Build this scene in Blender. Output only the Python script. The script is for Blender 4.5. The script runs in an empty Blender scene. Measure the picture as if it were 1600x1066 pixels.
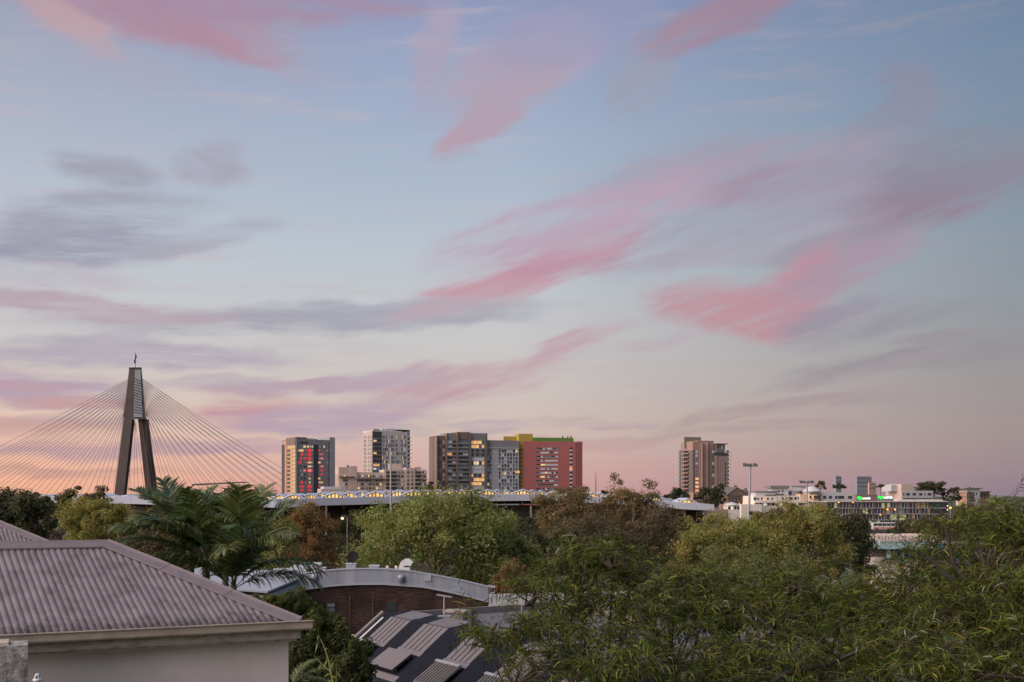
import bpy, bmesh, math, random
import numpy as np
from mathutils import Vector, Matrix

R = math.radians
random.seed(7)
RNG = np.random.default_rng(7)
sc = bpy.context.scene
col = sc.collection

# ------------------------------------------------------------------ camera
F, HX, HY, CZ = 1689.0, 800.0, 775.0, 24.0      # focal length in photo pixels, principal column, eye-level row, eye height (m)
cam_d = bpy.data.cameras.new('camera'); cam_d.sensor_width = 36.0; cam_d.lens = 36.0 * F / 1600.0
cam_d.shift_y = (HY - 533.0) / 1600.0; cam_d.clip_start = 0.1; cam_d.clip_end = 20000
cam = bpy.data.objects.new('camera', cam_d); col.objects.link(cam)
cam.location = (0, 0, CZ); cam.rotation_euler = (R(90), 0, 0); sc.camera = cam

def W(px, py, D):
    """a point of the place: seen at that photo column/row from the terrace, standing D metres ahead"""
    return Vector(((px - HX) / F * D, D, CZ + (HY - py) / F * D))
def WX(px, D): return (px - HX) / F * D
def WZ(py, D): return CZ + (HY - py) / F * D

def lin(c):
    out = []
    for v in c[:3]:
        v = v / 255.0
        out.append(v / 12.92 if v <= 0.04045 else ((v + 0.055) / 1.055) ** 2.4)
    return (out[0], out[1], out[2], 1.0)

# ------------------------------------------------------------------ view settings
sc.view_settings.view_transform = 'Standard'; sc.view_settings.look = 'None'
sc.view_settings.exposure = 0.0; sc.view_settings.gamma = 1.0; sc.view_settings.use_curve_mapping = False
sc.cycles.use_denoising = True
try:
    sc.cycles.denoiser = 'OPENIMAGEDENOISE'; sc.cycles.denoising_input_passes = 'RGB_ALBEDO_NORMAL'
except Exception: pass
sc.cycles.use_adaptive_sampling = True; sc.cycles.adaptive_threshold = 0.015; sc.cycles.adaptive_min_samples = 10
sc.cycles.max_bounces = 6; sc.cycles.diffuse_bounces = 3; sc.cycles.transparent_max_bounces = 6
sc.cycles.sample_clamp_indirect = 4.0
sc.cycles.caustics_reflective = False; sc.cycles.caustics_refractive = False

# ------------------------------------------------------------------ sun: just set, its wide warm afterglow comes from beyond the left of the view
SUN_AZ, SUN_EL = R(-115), R(28)
sun_d = bpy.data.lights.new('sun', 'SUN'); sun_d.energy = 5.0; sun_d.angle = R(95); sun_d.color = (1.0, 0.80, 0.66)
sun = bpy.data.objects.new('sun', sun_d); col.objects.link(sun)
sdir = Vector((math.sin(SUN_AZ) * math.cos(SUN_EL), math.cos(SUN_AZ) * math.cos(SUN_EL), math.sin(SUN_EL)))
sun.rotation_euler = (-sdir).to_track_quat('-Z', 'Y').to_euler()

# ------------------------------------------------------------------ dusk sky with thin lit clouds, all by direction
def build_world():
    w = bpy.data.worlds.new('World'); sc.world = w; w.use_nodes = True
    nt = w.node_tree; N = nt.nodes; L = nt.links; N.clear()
    def node(t, **kw):
        n = N.new(t)
        for k, v in kw.items(): setattr(n, k, v)
        return n
    def plug(s, v):
        if hasattr(v, 'is_output'): L.new(v, s)
        else: s.default_value = v
    def mth(op, a, b=0.0, c=0.0, clamp=False):
        n = node('ShaderNodeMath', operation=op, use_clamp=clamp)
        plug(n.inputs[0], a); plug(n.inputs[1], b); plug(n.inputs[2], c)
        return n.outputs[0]
    def mixc(f, a, b):
        n = node('ShaderNodeMix', data_type='RGBA', clamp_factor=True)
        plug(n.inputs[0], f); plug(n.inputs[6], a); plug(n.inputs[7], b)
        return n.outputs[2]
    def ramp(f, stops, ease='EASE'):
        n = node('ShaderNodeValToRGB'); cr = n.color_ramp; cr.interpolation = 'LINEAR'
        while len(cr.elements) < len(stops): cr.elements.new(0.5)
        for e, (p, c) in zip(cr.elements, stops): e.position = p; e.color = c
        L.new(f, n.inputs[0]); return n.outputs[0]
    tc = node('ShaderNodeTexCoord')
    sep = node('ShaderNodeSeparateXYZ'); L.new(tc.outputs['Generated'], sep.inputs[0])
    x, y, z = sep.outputs
    az = mth('ARCTAN2', x, y)
    el = mth('ARCSINE', mth('MINIMUM', mth('MAXIMUM', z, -1.0), 1.0))
    # clear sky: elevation ramps for three distances from the place where the sun went down
    t = mth('DIVIDE', mth('MAXIMUM', el, 0.0), R(60), clamp=True)
    def stops(rows):
        out = []
        for yy, c in rows:
            e = math.degrees(math.atan((HY - yy) / F)) if yy is not None else 60
            out.append((max(0.0, e) / 60.0, lin(c)))
        return sorted(out, key=lambda s: s[0])
    lft = ramp(t, stops([(775,(255,186,150)),(745,(254,192,164)),(705,(241,192,176)),(640,(226,204,190)),(560,(206,200,203)),(460,(198,202,210)),(330,(187,195,210)),(190,(172,178,199)),(0,(152,156,182)),(None,(112,128,160))]))
    mid = ramp(t, stops([(775,(216,166,163)),(735,(214,174,170)),(680,(209,187,183)),(600,(204,195,196)),(500,(199,200,205)),(400,(189,198,209)),(300,(174,188,208)),(190,(163,178,204)),(90,(154,167,198)),(0,(144,154,190)),(None,(108,126,164))]))
    rgt = ramp(t, stops([(775,(148,132,147)),(735,(150,136,149)),(680,(149,139,150)),(590,(141,138,150)),(500,(136,142,155)),(400,(131,145,162)),(300,(124,142,165)),(190,(115,136,163)),(0,(102,124,158)),(None,(92,112,148))]))
    s = mth('COSINE', mth('SUBTRACT', az, R(-75)))
    f1 = node('ShaderNodeMapRange', interpolation_type='SMOOTHSTEP'); L.new(s, f1.inputs[0]); f1.inputs[1].default_value = 0.30; f1.inputs[2].default_value = 0.72
    f2 = node('ShaderNodeMapRange', interpolation_type='LINEAR'); L.new(s, f2.inputs[0]); f2.inputs[1].default_value = 0.26; f2.inputs[2].default_value = -0.17
    base = mixc(f1.outputs[0], mid, lft)
    base = mixc(f2.outputs[0], base, rgt)
    # clouds
    uv = node('ShaderNodeCombineXYZ'); L.new(az, uv.inputs[0]); L.new(el, uv.inputs[1])
    def noise(scale, stretch, rot, detail=4.0, rough=0.55, w=0.0):
        m = node('ShaderNodeMapping', vector_type='TEXTURE'); L.new(uv.outputs[0], m.inputs[0])
        m.inputs['Rotation'].default_value = (0, 0, -rot); m.inputs['Scale'].default_value = (1.0, 1.0 / stretch, 1.0); m.inputs['Location'].default_value = (w, w * 0.7, w)
        n = node('ShaderNodeTexNoise'); L.new(m.outputs[0], n.inputs['Vector'])
        n.inputs['Scale'].default_value = scale; n.inputs['Detail'].default_value = detail; n.inputs['Roughness'].default_value = rough
        return n
    wa = noise(9.0, 2.2, R(-8), 2.5, 0.5, 3.1)
    wb = noise(30.0, 3.0, R(-12), 2.0, 0.5, 9.7)
    def centred(n, k):
        v = node('ShaderNodeVectorMath', operation='MULTIPLY_ADD')
        L.new(n.outputs['Color'], v.inputs[0]); v.inputs[1].default_value = k; v.inputs[2].default_value = tuple(-0.5 * q for q in k); return v.outputs[0]
    ad = node('ShaderNodeVectorMath', operation='ADD'); L.new(uv.outputs[0], ad.inputs[0]); L.new(centred(wa, (0.075, 0.032, 0)), ad.inputs[1])
    ad2 = node('ShaderNodeVectorMath', operation='ADD'); L.new(ad.outputs[0], ad2.inputs[0]); L.new(centred(wb, (0.03, 0.010, 0)), ad2.inputs[1])
    warped = ad2.outputs[0]
    st_flat = noise(7.0, 9.0, R(-2), 7.0, 0.66, 1.3).outputs[0]
    st_up = noise(8.0, 7.0, R(-17), 7.0, 0.64, 5.2).outputs[0]
    st_dn = noise(6.0, 5.0, R(22), 6.0, 0.60, 7.9).outputs[0]
    streak = {}
    for key, o in (('f', st_flat), ('u', st_up), ('d', st_dn)):
        mr = node('ShaderNodeMapRange', interpolation_type='SMOOTHSTEP'); L.new(o, mr.inputs[0])
        mr.inputs[1].default_value = 0.32; mr.inputs[2].default_value = 0.60; mr.inputs[3].default_value = 0.30; mr.inputs[4].default_value = 1.0
        streak[key] = mr.outputs[0]
    acc = base
    # faint veils all over the sky
    veil = node('ShaderNodeMapRange', interpolation_type='SMOOTHSTEP'); L.new(st_flat, veil.inputs[0]); veil.inputs[1].default_value = 0.49; veil.inputs[2].default_value = 0.74
    veil_c = mixc(f2.outputs[0], lin((196,182,192)), lin((146,142,156)))
    acc = mixc(mth('MULTIPLY', veil.outputs[0], 0.55), acc, veil_c)
    CLOUDS = CLOUD_TABLE
    def azel(px, py):
        u, v = (px - HX) / F, (HY - py) / F
        return math.atan(u), math.atan(v / math.sqrt(1 + u * u))
    for (cx, cy, a, b, ang, c, op, k) in CLOUDS:
        A0 = azel(cx, cy); dx, dy = a * math.cos(R(ang)), -a * math.sin(R(ang))
        A1 = azel(cx + dx, cy + dy); A2 = azel(cx - dx, cy - dy)
        vx, vy = (A1[0] - A2[0]) / 2, (A1[1] - A2[1]) / 2
        m = node('ShaderNodeMapping', vector_type='TEXTURE'); L.new(warped, m.inputs[0])
        m.inputs['Location'].default_value = (A0[0], A0[1], 0)
        m.inputs['Rotation'].default_value = (0, 0, math.atan2(vy, vx))
        m.inputs['Scale'].default_value = (math.hypot(vx, vy) * 1.28, b / F * 1.42, 1.0)
        g = node('ShaderNodeTexGradient', gradient_type='SPHERICAL'); L.new(m.outputs[0], g.inputs[0])
        mr = node('ShaderNodeMapRange', interpolation_type='SMOOTHSTEP'); L.new(g.outputs[1], mr.inputs[0])
        mr.inputs[1].default_value = 0.0; mr.inputs[2].default_value = 0.60; mr.inputs[3].default_value = 0.0; mr.inputs[4].default_value = op
        pk = min(1.0, max(0.0, (c[0] - c[1] - 12) / 50.0)); dim = 1.0 - 0.05 * max(0.0, min(1.0, (cx - 900) / 500.0))
        c = ((c[0] - 30 * pk) * dim, (c[1] - 8 * pk) * dim, (c[2] - 6 * pk) * dim)
        acc = mixc(mth('MULTIPLY', mr.outputs[0], streak[k]), acc, lin(c))
    # physical sky of the same sun under it all
    sky = node('ShaderNodeTexSky', sky_type='NISHITA', sun_disc=False)
    sky.sun_elevation = R(1.5); sky.sun_rotation = SUN_AZ; sky.altitude = 20; sky.dust_density = 1.0
    bg1 = node('ShaderNodeBackground'); L.new(sky.outputs[0], bg1.inputs[0]); bg1.inputs[1].default_value = SKY_NISHITA
    bg2 = node('ShaderNodeBackground'); L.new(acc, bg2.inputs[0]); bg2.inputs[1].default_value = SKY_CLOUDS
    add = node('ShaderNodeAddShader'); L.new(bg1.outputs[0], add.inputs[0]); L.new(bg2.outputs[0], add.inputs[1])
    out = node('ShaderNodeOutputWorld'); L.new(add.outputs[0], out.inputs[0])
    w.cycles.sampling_method = 'MANUAL'; w.cycles.sample_map_resolution = 512
SKY_NISHITA, SKY_CLOUDS = 0.05, 0.90
CLOUD_TABLE = [
    # column, row, half length, half width, tilt, colour, cover, streak direction
    (210, 8, 240, 34, -8, (206,150,168), .85, 'd'), (300, 26, 210, 40, -13, (206,146,164), .95, 'd'), (390, 55, 80, 30, -34, (208,150,166), .95, 'd'), (105, 42, 95, 20, -30, (218,168,174), .9, 'd'),
    (180, 95, 130, 24, -14, (178,170,190), .6, 'd'), (430, 8, 260, 22, 2, (186,144,170), .9, 'f'), (470, 95, 90, 32, -25, (170,165,190), .6, 'd'),
    (675, 80, 95, 36, 88, (178,164,188), .85, 'd'), (820, 105, 140, 50, 28, (182,164,186), .9, 'u'), (745, 200, 75, 22, 28, (206,160,174), .95, 'u'),
    (790, 150, 90, 36, 35, (190,162,180), .8, 'u'), (900, 40, 160, 50, 18, (156,152,188), .6, 'u'),
    (1125, 32, 150, 30, 20, (180,138,160), 1.0, 'u'), (1065, 52, 75, 26, 24, (186,144,164), .9, 'u'), (1000, 130, 70, 56, 58, (160,160,180), .75, 'u'),
    (1420, 150, 70, 34, -58, (146,142,168), .7, 'd'), (1400, 210, 140, 34, 24, (150,146,170), .8, 'u'),
    (1180, 275, 270, 52, 4, (172,156,176), .85, 'u'), (1230, 290, 150, 26, 5, (172,142,164), .6, 'u'), (1440, 312, 185, 40, 15, (164,128,150), 1.0, 'u'), (1500, 262, 170, 46, 12, (142,138,158), .8, 'u'),
    (830, 425, 190, 27, 15, (228,150,168), 1.0, 'u'), (905, 395, 140, 24, 20, (220,150,170), .95, 'u'), (900, 345, 240, 40, 14, (204,164,184), .9, 'u'), (760, 450, 90, 20, 8, (224,160,172), .8, 'u'),
    (1120, 390, 260, 22, 9, (170,162,180), .8, 'u'), (1180, 345, 220, 24, 10, (166,158,178), .7, 'u'), (1290, 385, 130, 18, 12, (160,146,166), .7, 'u'),
    (1150, 478, 160, 36, -6, (224,150,166), 1.0, 'u'), (1215, 500, 95, 34, 6, (224,146,162), 1.0, 'u'), (1250, 450, 90, 40, 42, (222,148,166), 1.0, 'u'), (1330, 418, 130, 26, 24, (190,150,172), .9, 'u'),
    (1320, 500, 120, 32, 16, (152,146,168), .95, 'u'), (1420, 490, 130, 16, 14, (148,146,164), .8, 'u'),
    (180, 262, 95, 20, -4, (164,164,182), .95, 'f'), (345, 252, 62, 30, -6, (170,166,184), .95, 'd'), (150, 335, 190, 36, 6, (164,164,182), .95, 'f'), (90, 385, 220, 34, 2, (156,154,176), 1.0, 'f'), (300, 375, 140, 16, 11, (172,170,186), .8, 'f'),
    (480, 498, 380, 20, 1, (164,162,180), 1.0, 'f'), (650, 490, 190, 22, 3, (166,166,182), 1.0, 'f'), (140, 480, 240, 16, -5, (196,166,180), 1.0, 'f'), (700, 480, 130, 16, 8, (204,166,180), .7, 'u'),
    (70, 430, 160, 18, -2, (192,182,194), .8, 'f'),
    (70, 542, 170, 20, 4, (178,170,186), 1.0, 'f'), (260, 556, 210, 18, -2, (176,166,186), 1.0, 'f'), (190, 520, 80, 18, 24, (184,176,190), .8, 'f'),
    (70, 605, 210, 26, -2, (182,160,184), 1.0, 'f'), (150, 632, 150, 12, -3, (226,164,172), .95, 'f'), (40, 600, 100, 10, 0, (214,160,176), .8, 'f'), (60, 668, 150, 16, 0, (228,168,166), .95, 'f'), (170, 655, 120, 12, 0, (200,168,182), .8, 'f'),
    (130, 705, 220, 12, 0, (212,164,176), .8, 'f'), (330, 700, 200, 12, 1, (206,164,180), .8, 'f'), (90, 738, 200, 8, 0, (226,164,156), .7, 'f'),
    (470, 606, 150, 10, 3, (214,156,172), 1.0, 'f'), (720, 592, 170, 28, 9, (216,160,176), 1.0, 'u'), (660, 620, 110, 22, 20, (214,162,178), .85, 'u'), (570, 600, 150, 14, 5, (186,164,184), .8, 'f'), (790, 572, 120, 12, 8, (208,164,178), .8, 'u'),
    (400, 645, 100, 22, 3, (226,156,170), 1.0, 'f'), (520, 655, 190, 20, 3, (190,162,184), 1.0, 'f'), (350, 600, 120, 14, -3, (186,168,186), .7, 'f'),
    (905, 534, 100, 14, 13, (218,160,176), 1.0, 'u'), (830, 555, 120, 8, 6, (214,166,180), .7, 'u'), (1000, 545, 130, 12, 10, (190,168,184), .6, 'u'),
    (770, 662, 80, 7, 0, (176,164,182), .95, 'f'), (940, 656, 110, 9, 0, (188,160,176), .9, 'f'), (635, 669, 55, 6, 0, (182,166,180), .9, 'f'), (900, 690, 190, 10, 1, (212,164,166), .7, 'f'),
    (1450, 558, 240, 18, 8, (146,142,158), .95, 'u'), (1340, 582, 170, 14, 11, (160,148,164), .8, 'u'), (1200, 645, 190, 11, 8, (182,150,162), .8, 'u'), (1320, 630, 200, 9, 4, (164,150,164), .7, 'f'), (1180, 672, 200, 8, 3, (176,152,164), .6, 'f'), (1500, 520, 90, 10, 6, (150,138,156), .7, 'u'),
]
build_world()

# ------------------------------------------------------------------ materials
MATS = {}
def mat(name, rgb, rough=0.7, metal=0.0, spec=0.4, var=0.12, scale=3.0, bump=0.0, bscale=40.0, emit=None, estr=0.0, stretch=(1, 1, 1), dirt=None, dirt_amt=0.0, dirt_scale=1.2, eave=None):
    """procedural surface: base colour with two scales of mottling, optional stain colour with a shape of its own, optional fine relief"""
    if name in MATS: return MATS[name]
    m = bpy.data.materials.new(name); m.use_nodes = True; nt = m.node_tree; N, L = nt.nodes, nt.links
    b = N['Principled BSDF']; b.inputs['Roughness'].default_value = rough; b.inputs['Metallic'].default_value = metal
    b.inputs['Specular IOR Level'].default_value = spec
    tc = N.new('ShaderNodeTexCoord'); mp = N.new('ShaderNodeMapping'); L.new(tc.outputs['Object'], mp.inputs[0]); mp.inputs['Scale'].default_value = stretch
    n1 = N.new('ShaderNodeTexNoise'); L.new(mp.outputs[0], n1.inputs['Vector']); n1.inputs['Scale'].default_value = scale; n1.inputs['Detail'].default_value = 4
    mr = N.new('ShaderNodeMapRange'); L.new(n1.outputs[0], mr.inputs[0]); mr.inputs[1].default_value = 0.3; mr.inputs[2].default_value = 0.7
    mr.inputs[3].default_value = 1 - var; mr.inputs[4].default_value = 1 + var
    vm = N.new('ShaderNodeVectorMath'); vm.operation = 'SCALE'; vm.inputs[0].default_value = rgb[:3]; L.new(mr.outputs[0], vm.inputs['Scale'])
    c = vm.outputs[0]
    if dirt is not None:
        n2 = N.new('ShaderNodeTexNoise'); L.new(mp.outputs[0], n2.inputs['Vector']); n2.inputs['Scale'].default_value = dirt_scale; n2.inputs['Detail'].default_value = 6; n2.inputs['Roughness'].default_value = 0.65
        r2 = N.new('ShaderNodeMapRange'); L.new(n2.outputs[0], r2.inputs[0]); r2.inputs[1].default_value = 0.48; r2.inputs[2].default_value = 0.72; r2.inputs[3].default_value = 0; r2.inputs[4].default_value = dirt_amt
        mx = N.new('ShaderNodeMix'); mx.data_type = 'RGBA'; L.new(r2.outputs[0], mx.inputs[0]); L.new(c, mx.inputs[6]); mx.inputs[7].default_value = (*dirt[:3], 1); c = mx.outputs[2]
    if eave is not None:      # grime that has washed down the sheets and settled above the gutter
        sp = N.new('ShaderNodeSeparateXYZ'); L.new(tc.outputs['Object'], sp.inputs[0])
        n4 = N.new('ShaderNodeTexNoise'); L.new(tc.outputs['Object'], n4.inputs['Vector']); n4.inputs['Scale'].default_value = 9.0; n4.inputs['Detail'].default_value = 5; n4.inputs['Roughness'].default_value = .7
        ad = N.new('ShaderNodeMath'); ad.operation = 'MULTIPLY_ADD'; L.new(n4.outputs[0], ad.inputs[0]); ad.inputs[1].default_value = -.34; L.new(sp.outputs[2], ad.inputs[2])
        r4 = N.new('ShaderNodeMapRange'); L.new(ad.outputs[0], r4.inputs[0]); r4.inputs[1].default_value = eave - .05; r4.inputs[2].default_value = eave - .17; r4.inputs[3].default_value = 0; r4.inputs[4].default_value = .85
        m4 = N.new('ShaderNodeMix'); m4.data_type = 'RGBA'; L.new(r4.outputs[0], m4.inputs[0]); L.new(c, m4.inputs[6]); m4.inputs[7].default_value = (0.05, 0.04, 0.045, 1); c = m4.outputs[2]
    L.new(c, b.inputs['Base Color'])
    if bump:
        n3 = N.new('ShaderNodeTexNoise'); L.new(mp.outputs[0], n3.inputs['Vector']); n3.inputs['Scale'].default_value = bscale; n3.inputs['Detail'].default_value = 3
        bp = N.new('ShaderNodeBump'); L.new(n3.outputs[0], bp.inputs['Height']); bp.inputs['Strength'].default_value = bump; bp.inputs['Distance'].default_value = 0.02; L.new(bp.outputs[0], b.inputs['Normal'])
    if emit is not None:
        b.inputs['Emission Color'].default_value = (*emit[:3], 1); b.inputs['Emission Strength'].default_value = estr
    MATS[name] = m; return m

def brick_mat(name, c1, c2, mortar, sx=0.23, sz=0.076):
    if name in MATS: return MATS[name]
    m = bpy.data.materials.new(name); m.use_nodes = True; N, L = m.node_tree.nodes, m.node_tree.links
    b = N['Principled BSDF']; b.inputs['Roughness'].default_value = 0.9; b.inputs['Specular IOR Level'].default_value = 0.2
    tc = N.new('ShaderNodeTexCoord'); sp = N.new('ShaderNodeSeparateXYZ'); L.new(tc.outputs['Object'], sp.inputs[0])
    ad = N.new('ShaderNodeMath'); L.new(sp.outputs[0], ad.inputs[0]); L.new(sp.outputs[1], ad.inputs[1])
    cb = N.new('ShaderNodeCombineXYZ'); L.new(ad.outputs[0], cb.inputs[0]); L.new(sp.outputs[2], cb.inputs[1])
    br = N.new('ShaderNodeTexBrick'); L.new(cb.outputs[0], br.inputs[0]); br.inputs['Color1'].default_value = (*c1, 1); br.inputs['Color2'].default_value = (*c2, 1); br.inputs['Mortar'].default_value = (*mortar, 1)
    br.inputs['Scale'].default_value = 1.0; br.inputs['Brick Width'].default_value = sx; br.inputs['Row Height'].default_value = sz; br.inputs['Mortar Size'].default_value = 0.008; br.inputs['Bias'].default_value = -0.1
    no = N.new('ShaderNodeTexNoise'); L.new(tc.outputs['Object'], no.inputs['Vector']); no.inputs['Scale'].default_value = 0.35; no.inputs['Detail'].default_value = 5
    mr = N.new('ShaderNodeMapRange'); L.new(no.outputs[0], mr.inputs[0]); mr.inputs[1].default_value = 0.3; mr.inputs[2].default_value = 0.75; mr.inputs[3].default_value = 1.55; mr.inputs[4].default_value = 0.40
    mp = N.new('ShaderNodeMapping'); L.new(cb.outputs[0], mp.inputs[0]); mp.inputs['Scale'].default_value = (1, 7, 1)
    n2 = N.new('ShaderNodeTexNoise'); L.new(mp.outputs[0], n2.inputs['Vector']); n2.inputs['Scale'].default_value = 1.1; n2.inputs['Detail'].default_value = 6; n2.inputs['Roughness'].default_value = 0.7
    m2 = N.new('ShaderNodeMapRange'); L.new(n2.outputs[0], m2.inputs[0]); m2.inputs[1].default_value = 0.35; m2.inputs[2].default_value = 0.65; m2.inputs[3].default_value = 0.5; m2.inputs[4].default_value = 1.6
    mu = N.new('ShaderNodeMath'); mu.operation = 'MULTIPLY'; L.new(mr.outputs[0], mu.inputs[0]); L.new(m2.outputs[0], mu.inputs[1])
    vm = N.new('ShaderNodeVectorMath'); vm.operation = 'SCALE'; L.new(br.outputs[0], vm.inputs[0]); L.new(mu.outputs[0], vm.inputs['Scale']); L.new(vm.outputs[0], b.inputs['Base Color'])
    bp = N.new('ShaderNodeBump'); L.new(br.outputs[1], bp.inputs['Height']); bp.invert = True; bp.inputs['Strength'].default_value = 0.5; bp.inputs['Distance'].default_value = 0.01; L.new(bp.outputs[0], b.inputs['Normal'])
    MATS[name] = m; return m

def leaf_mat(name, rough=0.55, trans=0.35, spec=0.3):
    """leaf tissue: each leaf's own colour is stored with the leaf; thin, so some light passes through"""
    if name in MATS: return MATS[name]
    m = bpy.data.materials.new(name); m.use_nodes = True; N, L = m.node_tree.nodes, m.node_tree.links
    b = N['Principled BSDF']; b.inputs['Roughness'].default_value = rough; b.inputs['Specular IOR Level'].default_value = spec
    at = N.new('ShaderNodeAttribute'); at.attribute_name = 'tint'; L.new(at.outputs['Color'], b.inputs['Base Color'])
    tr = N.new('ShaderNodeBsdfTranslucent')
    hs = N.new('ShaderNodeVectorMath'); hs.operation = 'MULTIPLY'; L.new(at.outputs['Color'], hs.inputs[0]); hs.inputs[1].default_value = (1.3, 1.35, 0.7); L.new(hs.outputs[0], tr.inputs[0])
    mx = N.new('ShaderNodeMixShader'); mx.inputs[0].default_value = trans; L.new(b.outputs[0], mx.inputs[1]); L.new(tr.outputs[0], mx.inputs[2])
    L.new(mx.outputs[0], N['Material Output'].inputs[0])
    MATS[name] = m; return m

def glow(name, rgb, strength):
    return mat(name, rgb, 0.4, emit=rgb, estr=strength, var=0.25, scale=0.9)

# ------------------------------------------------------------------ objects
def put(o, parent=None):
    col.objects.link(o)
    if parent is not None: o.parent = parent
    return o
def tag(o, label=None, cat=None, group=None, kind=None):
    if label: o['label'] = label
    if cat: o['category'] = cat
    if group: o['group'] = group
    if kind: o['kind'] = kind
    return o
def thing(name, label, cat, loc=(0, 0, 0), group=None, rz=0.0):
    o = bpy.data.objects.new(name, None); o.empty_display_size = 0.3; col.objects.link(o)
    o.location = loc; o.rotation_euler = (0, 0, rz)
    return tag(o, label, cat, group)
def np_mesh(name, V, Q=None, T=None, material=None, smooth=False, tint=None):
    """mesh from arrays: quads and/or triangles; tint = one colour per face"""
    me = bpy.data.meshes.new(name); V = np.asarray(V, dtype=np.float32)
    nq = 0 if Q is None else len(Q); nt_ = 0 if T is None else len(T)
    me.vertices.add(len(V)); me.vertices.foreach_set('co', V.ravel())
    loops = []; starts = []; tot = []; p = 0
    if nq: loops.append(np.asarray(Q, dtype=np.int32).ravel()); starts.append(np.arange(nq) * 4); tot.append(np.full(nq, 4)); p = nq * 4
    if nt_: loops.append(np.asarray(T, dtype=np.int32).ravel()); starts.append(p + np.arange(nt_) * 3); tot.append(np.full(nt_, 3))
    loops = np.concatenate(loops); starts = np.concatenate(starts).astype(np.int32); tot = np.concatenate(tot).astype(np.int32)
    me.loops.add(len(loops)); me.loops.foreach_set('vertex_index', loops)
    me.polygons.add(len(starts)); me.polygons.foreach_set('loop_start', starts); me.polygons.foreach_set('loop_total', tot)
    if smooth: me.polygons.foreach_set('use_smooth', np.ones(len(starts), dtype=bool))
    if tint is not None:
        a = me.attributes.new('tint', 'FLOAT_COLOR', 'FACE'); t4 = np.ones((len(starts), 4), dtype=np.float32); t4[:, :3] = tint; a.data.foreach_set('color', t4.ravel())
    me.update(calc_edges=True); me.validate()
    if material: me.materials.append(material)
    return me
def ob(name, me, parent=None): return put(bpy.data.objects.new(name, me), parent)

class MB:
    """collects boxes, prisms, tubes and strips, linked as ONE mesh object"""
    def __init__(s): s.v = []; s.f = []
    def poly(s, pts, faces):
        o = len(s.v); s.v += [tuple(p) for p in pts]; s.f += [tuple(i + o for i in f) for f in faces]; return s
    def box(s, c, size, rz=0.0, ax=None):
        cx, cy, cz = c; hx, hy, hz = size[0] / 2, size[1] / 2, size[2] / 2; cs, sn = math.cos(rz), math.sin(rz); P = []
        for dz in (-hz, hz):
            for dx, dy in ((-hx, -hy), (hx, -hy), (hx, hy), (-hx, hy)): P.append((cx + dx * cs - dy * sn, cy + dx * sn + dy * cs, cz + dz))
        return s.poly(P, [(3, 2, 1, 0), (4, 5, 6, 7), (0, 1, 5, 4), (1, 2, 6, 5), (2, 3, 7, 6), (3, 0, 4, 7)])
    def prism(s, foot, z0, z1):
        n = len(foot); P = [(x, y, z0) for x, y in foot] + [(x, y, z1) for x, y in foot]
        return s.poly(P, [tuple(range(n))[::-1], tuple(range(n, 2 * n))] + [(i, (i + 1) % n, (i + 1) % n + n, i + n) for i in range(n)])
    def hexa(s, A, B):
        """solid between two quads A and B (same winding)"""
        return s.poly(list(A) + list(B), [(3, 2, 1, 0), (4, 5, 6, 7), (0, 1, 5, 4), (1, 2, 6, 5), (2, 3, 7, 6), (3, 0, 4, 7)])
    def tube(s, pts, rad, n=6, cap=True):
        pts = [Vector(p) for p in pts]; rings = []
        if not hasattr(rad, '__len__'): rad = [rad] * len(pts)
        for i, p in enumerate(pts):
            d = (pts[min(i + 1, len(pts) - 1)] - pts[max(i - 1, 0)]).normalized()
            u = d.cross(Vector((0, 0, 1)) if abs(d.z) < 0.95 else Vector((1, 0, 0))).normalized(); v = d.cross(u)
            o = len(s.v); s.v += [tuple(p + (u * math.cos(2 * math.pi * k / n) + v * math.sin(2 * math.pi * k / n)) * rad[i]) for k in range(n)]; rings.append(o)
        for a, b in zip(rings, rings[1:]): s.f += [(a + k, a + (k + 1) % n, b + (k + 1) % n, b + k) for k in range(n)]
        if cap: s.f.append(tuple(rings[0] + k for k in range(n))[::-1]); s.f.append(tuple(rings[-1] + k for k in range(n)))
        return s
    def lathe(s, c, prof, n=20, arc=1.0):
        o = len(s.v); c = Vector(c)
        for r, z in prof: s.v += [(c.x + r * math.cos(2 * math.pi * k / n), c.y + r * math.sin(2 * math.pi * k / n), c.z + z) for k in range(n)]
        for i in range(len(prof) - 1): s.f += [(o + i * n + k, o + i * n + (k + 1) % n, o + (i + 1) * n + (k + 1) % n, o + (i + 1) * n + k) for k in range(n)]
        s.f.append(tuple(o + k for k in range(n))[::-1]); s.f.append(tuple(o + (len(prof) - 1) * n + k for k in range(n))); return s
    def mesh(s, name, material, smooth=False):
        me = bpy.data.meshes.new(name); me.from_pydata(s.v, [], s.f); me.update(); me.materials.append(material)
        if smooth: me.polygons.foreach_set('use_smooth', np.ones(len(me.polygons), dtype=bool))
        return me
    def build(s, name, material, parent=None, smooth=False):
        o = ob(name, s.mesh(name, material, smooth), None)
        if parent is not None:
            o.parent = parent; pm = PW(parent); o.matrix_parent_inverse = pm.inverted()
        return o
def PW(o):
    m = Matrix.LocRotScale(o.location, o.rotation_euler, o.scale)
    if o.parent is not None: m = PW(o.parent) @ o.matrix_parent_inverse @ m
    return m

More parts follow.
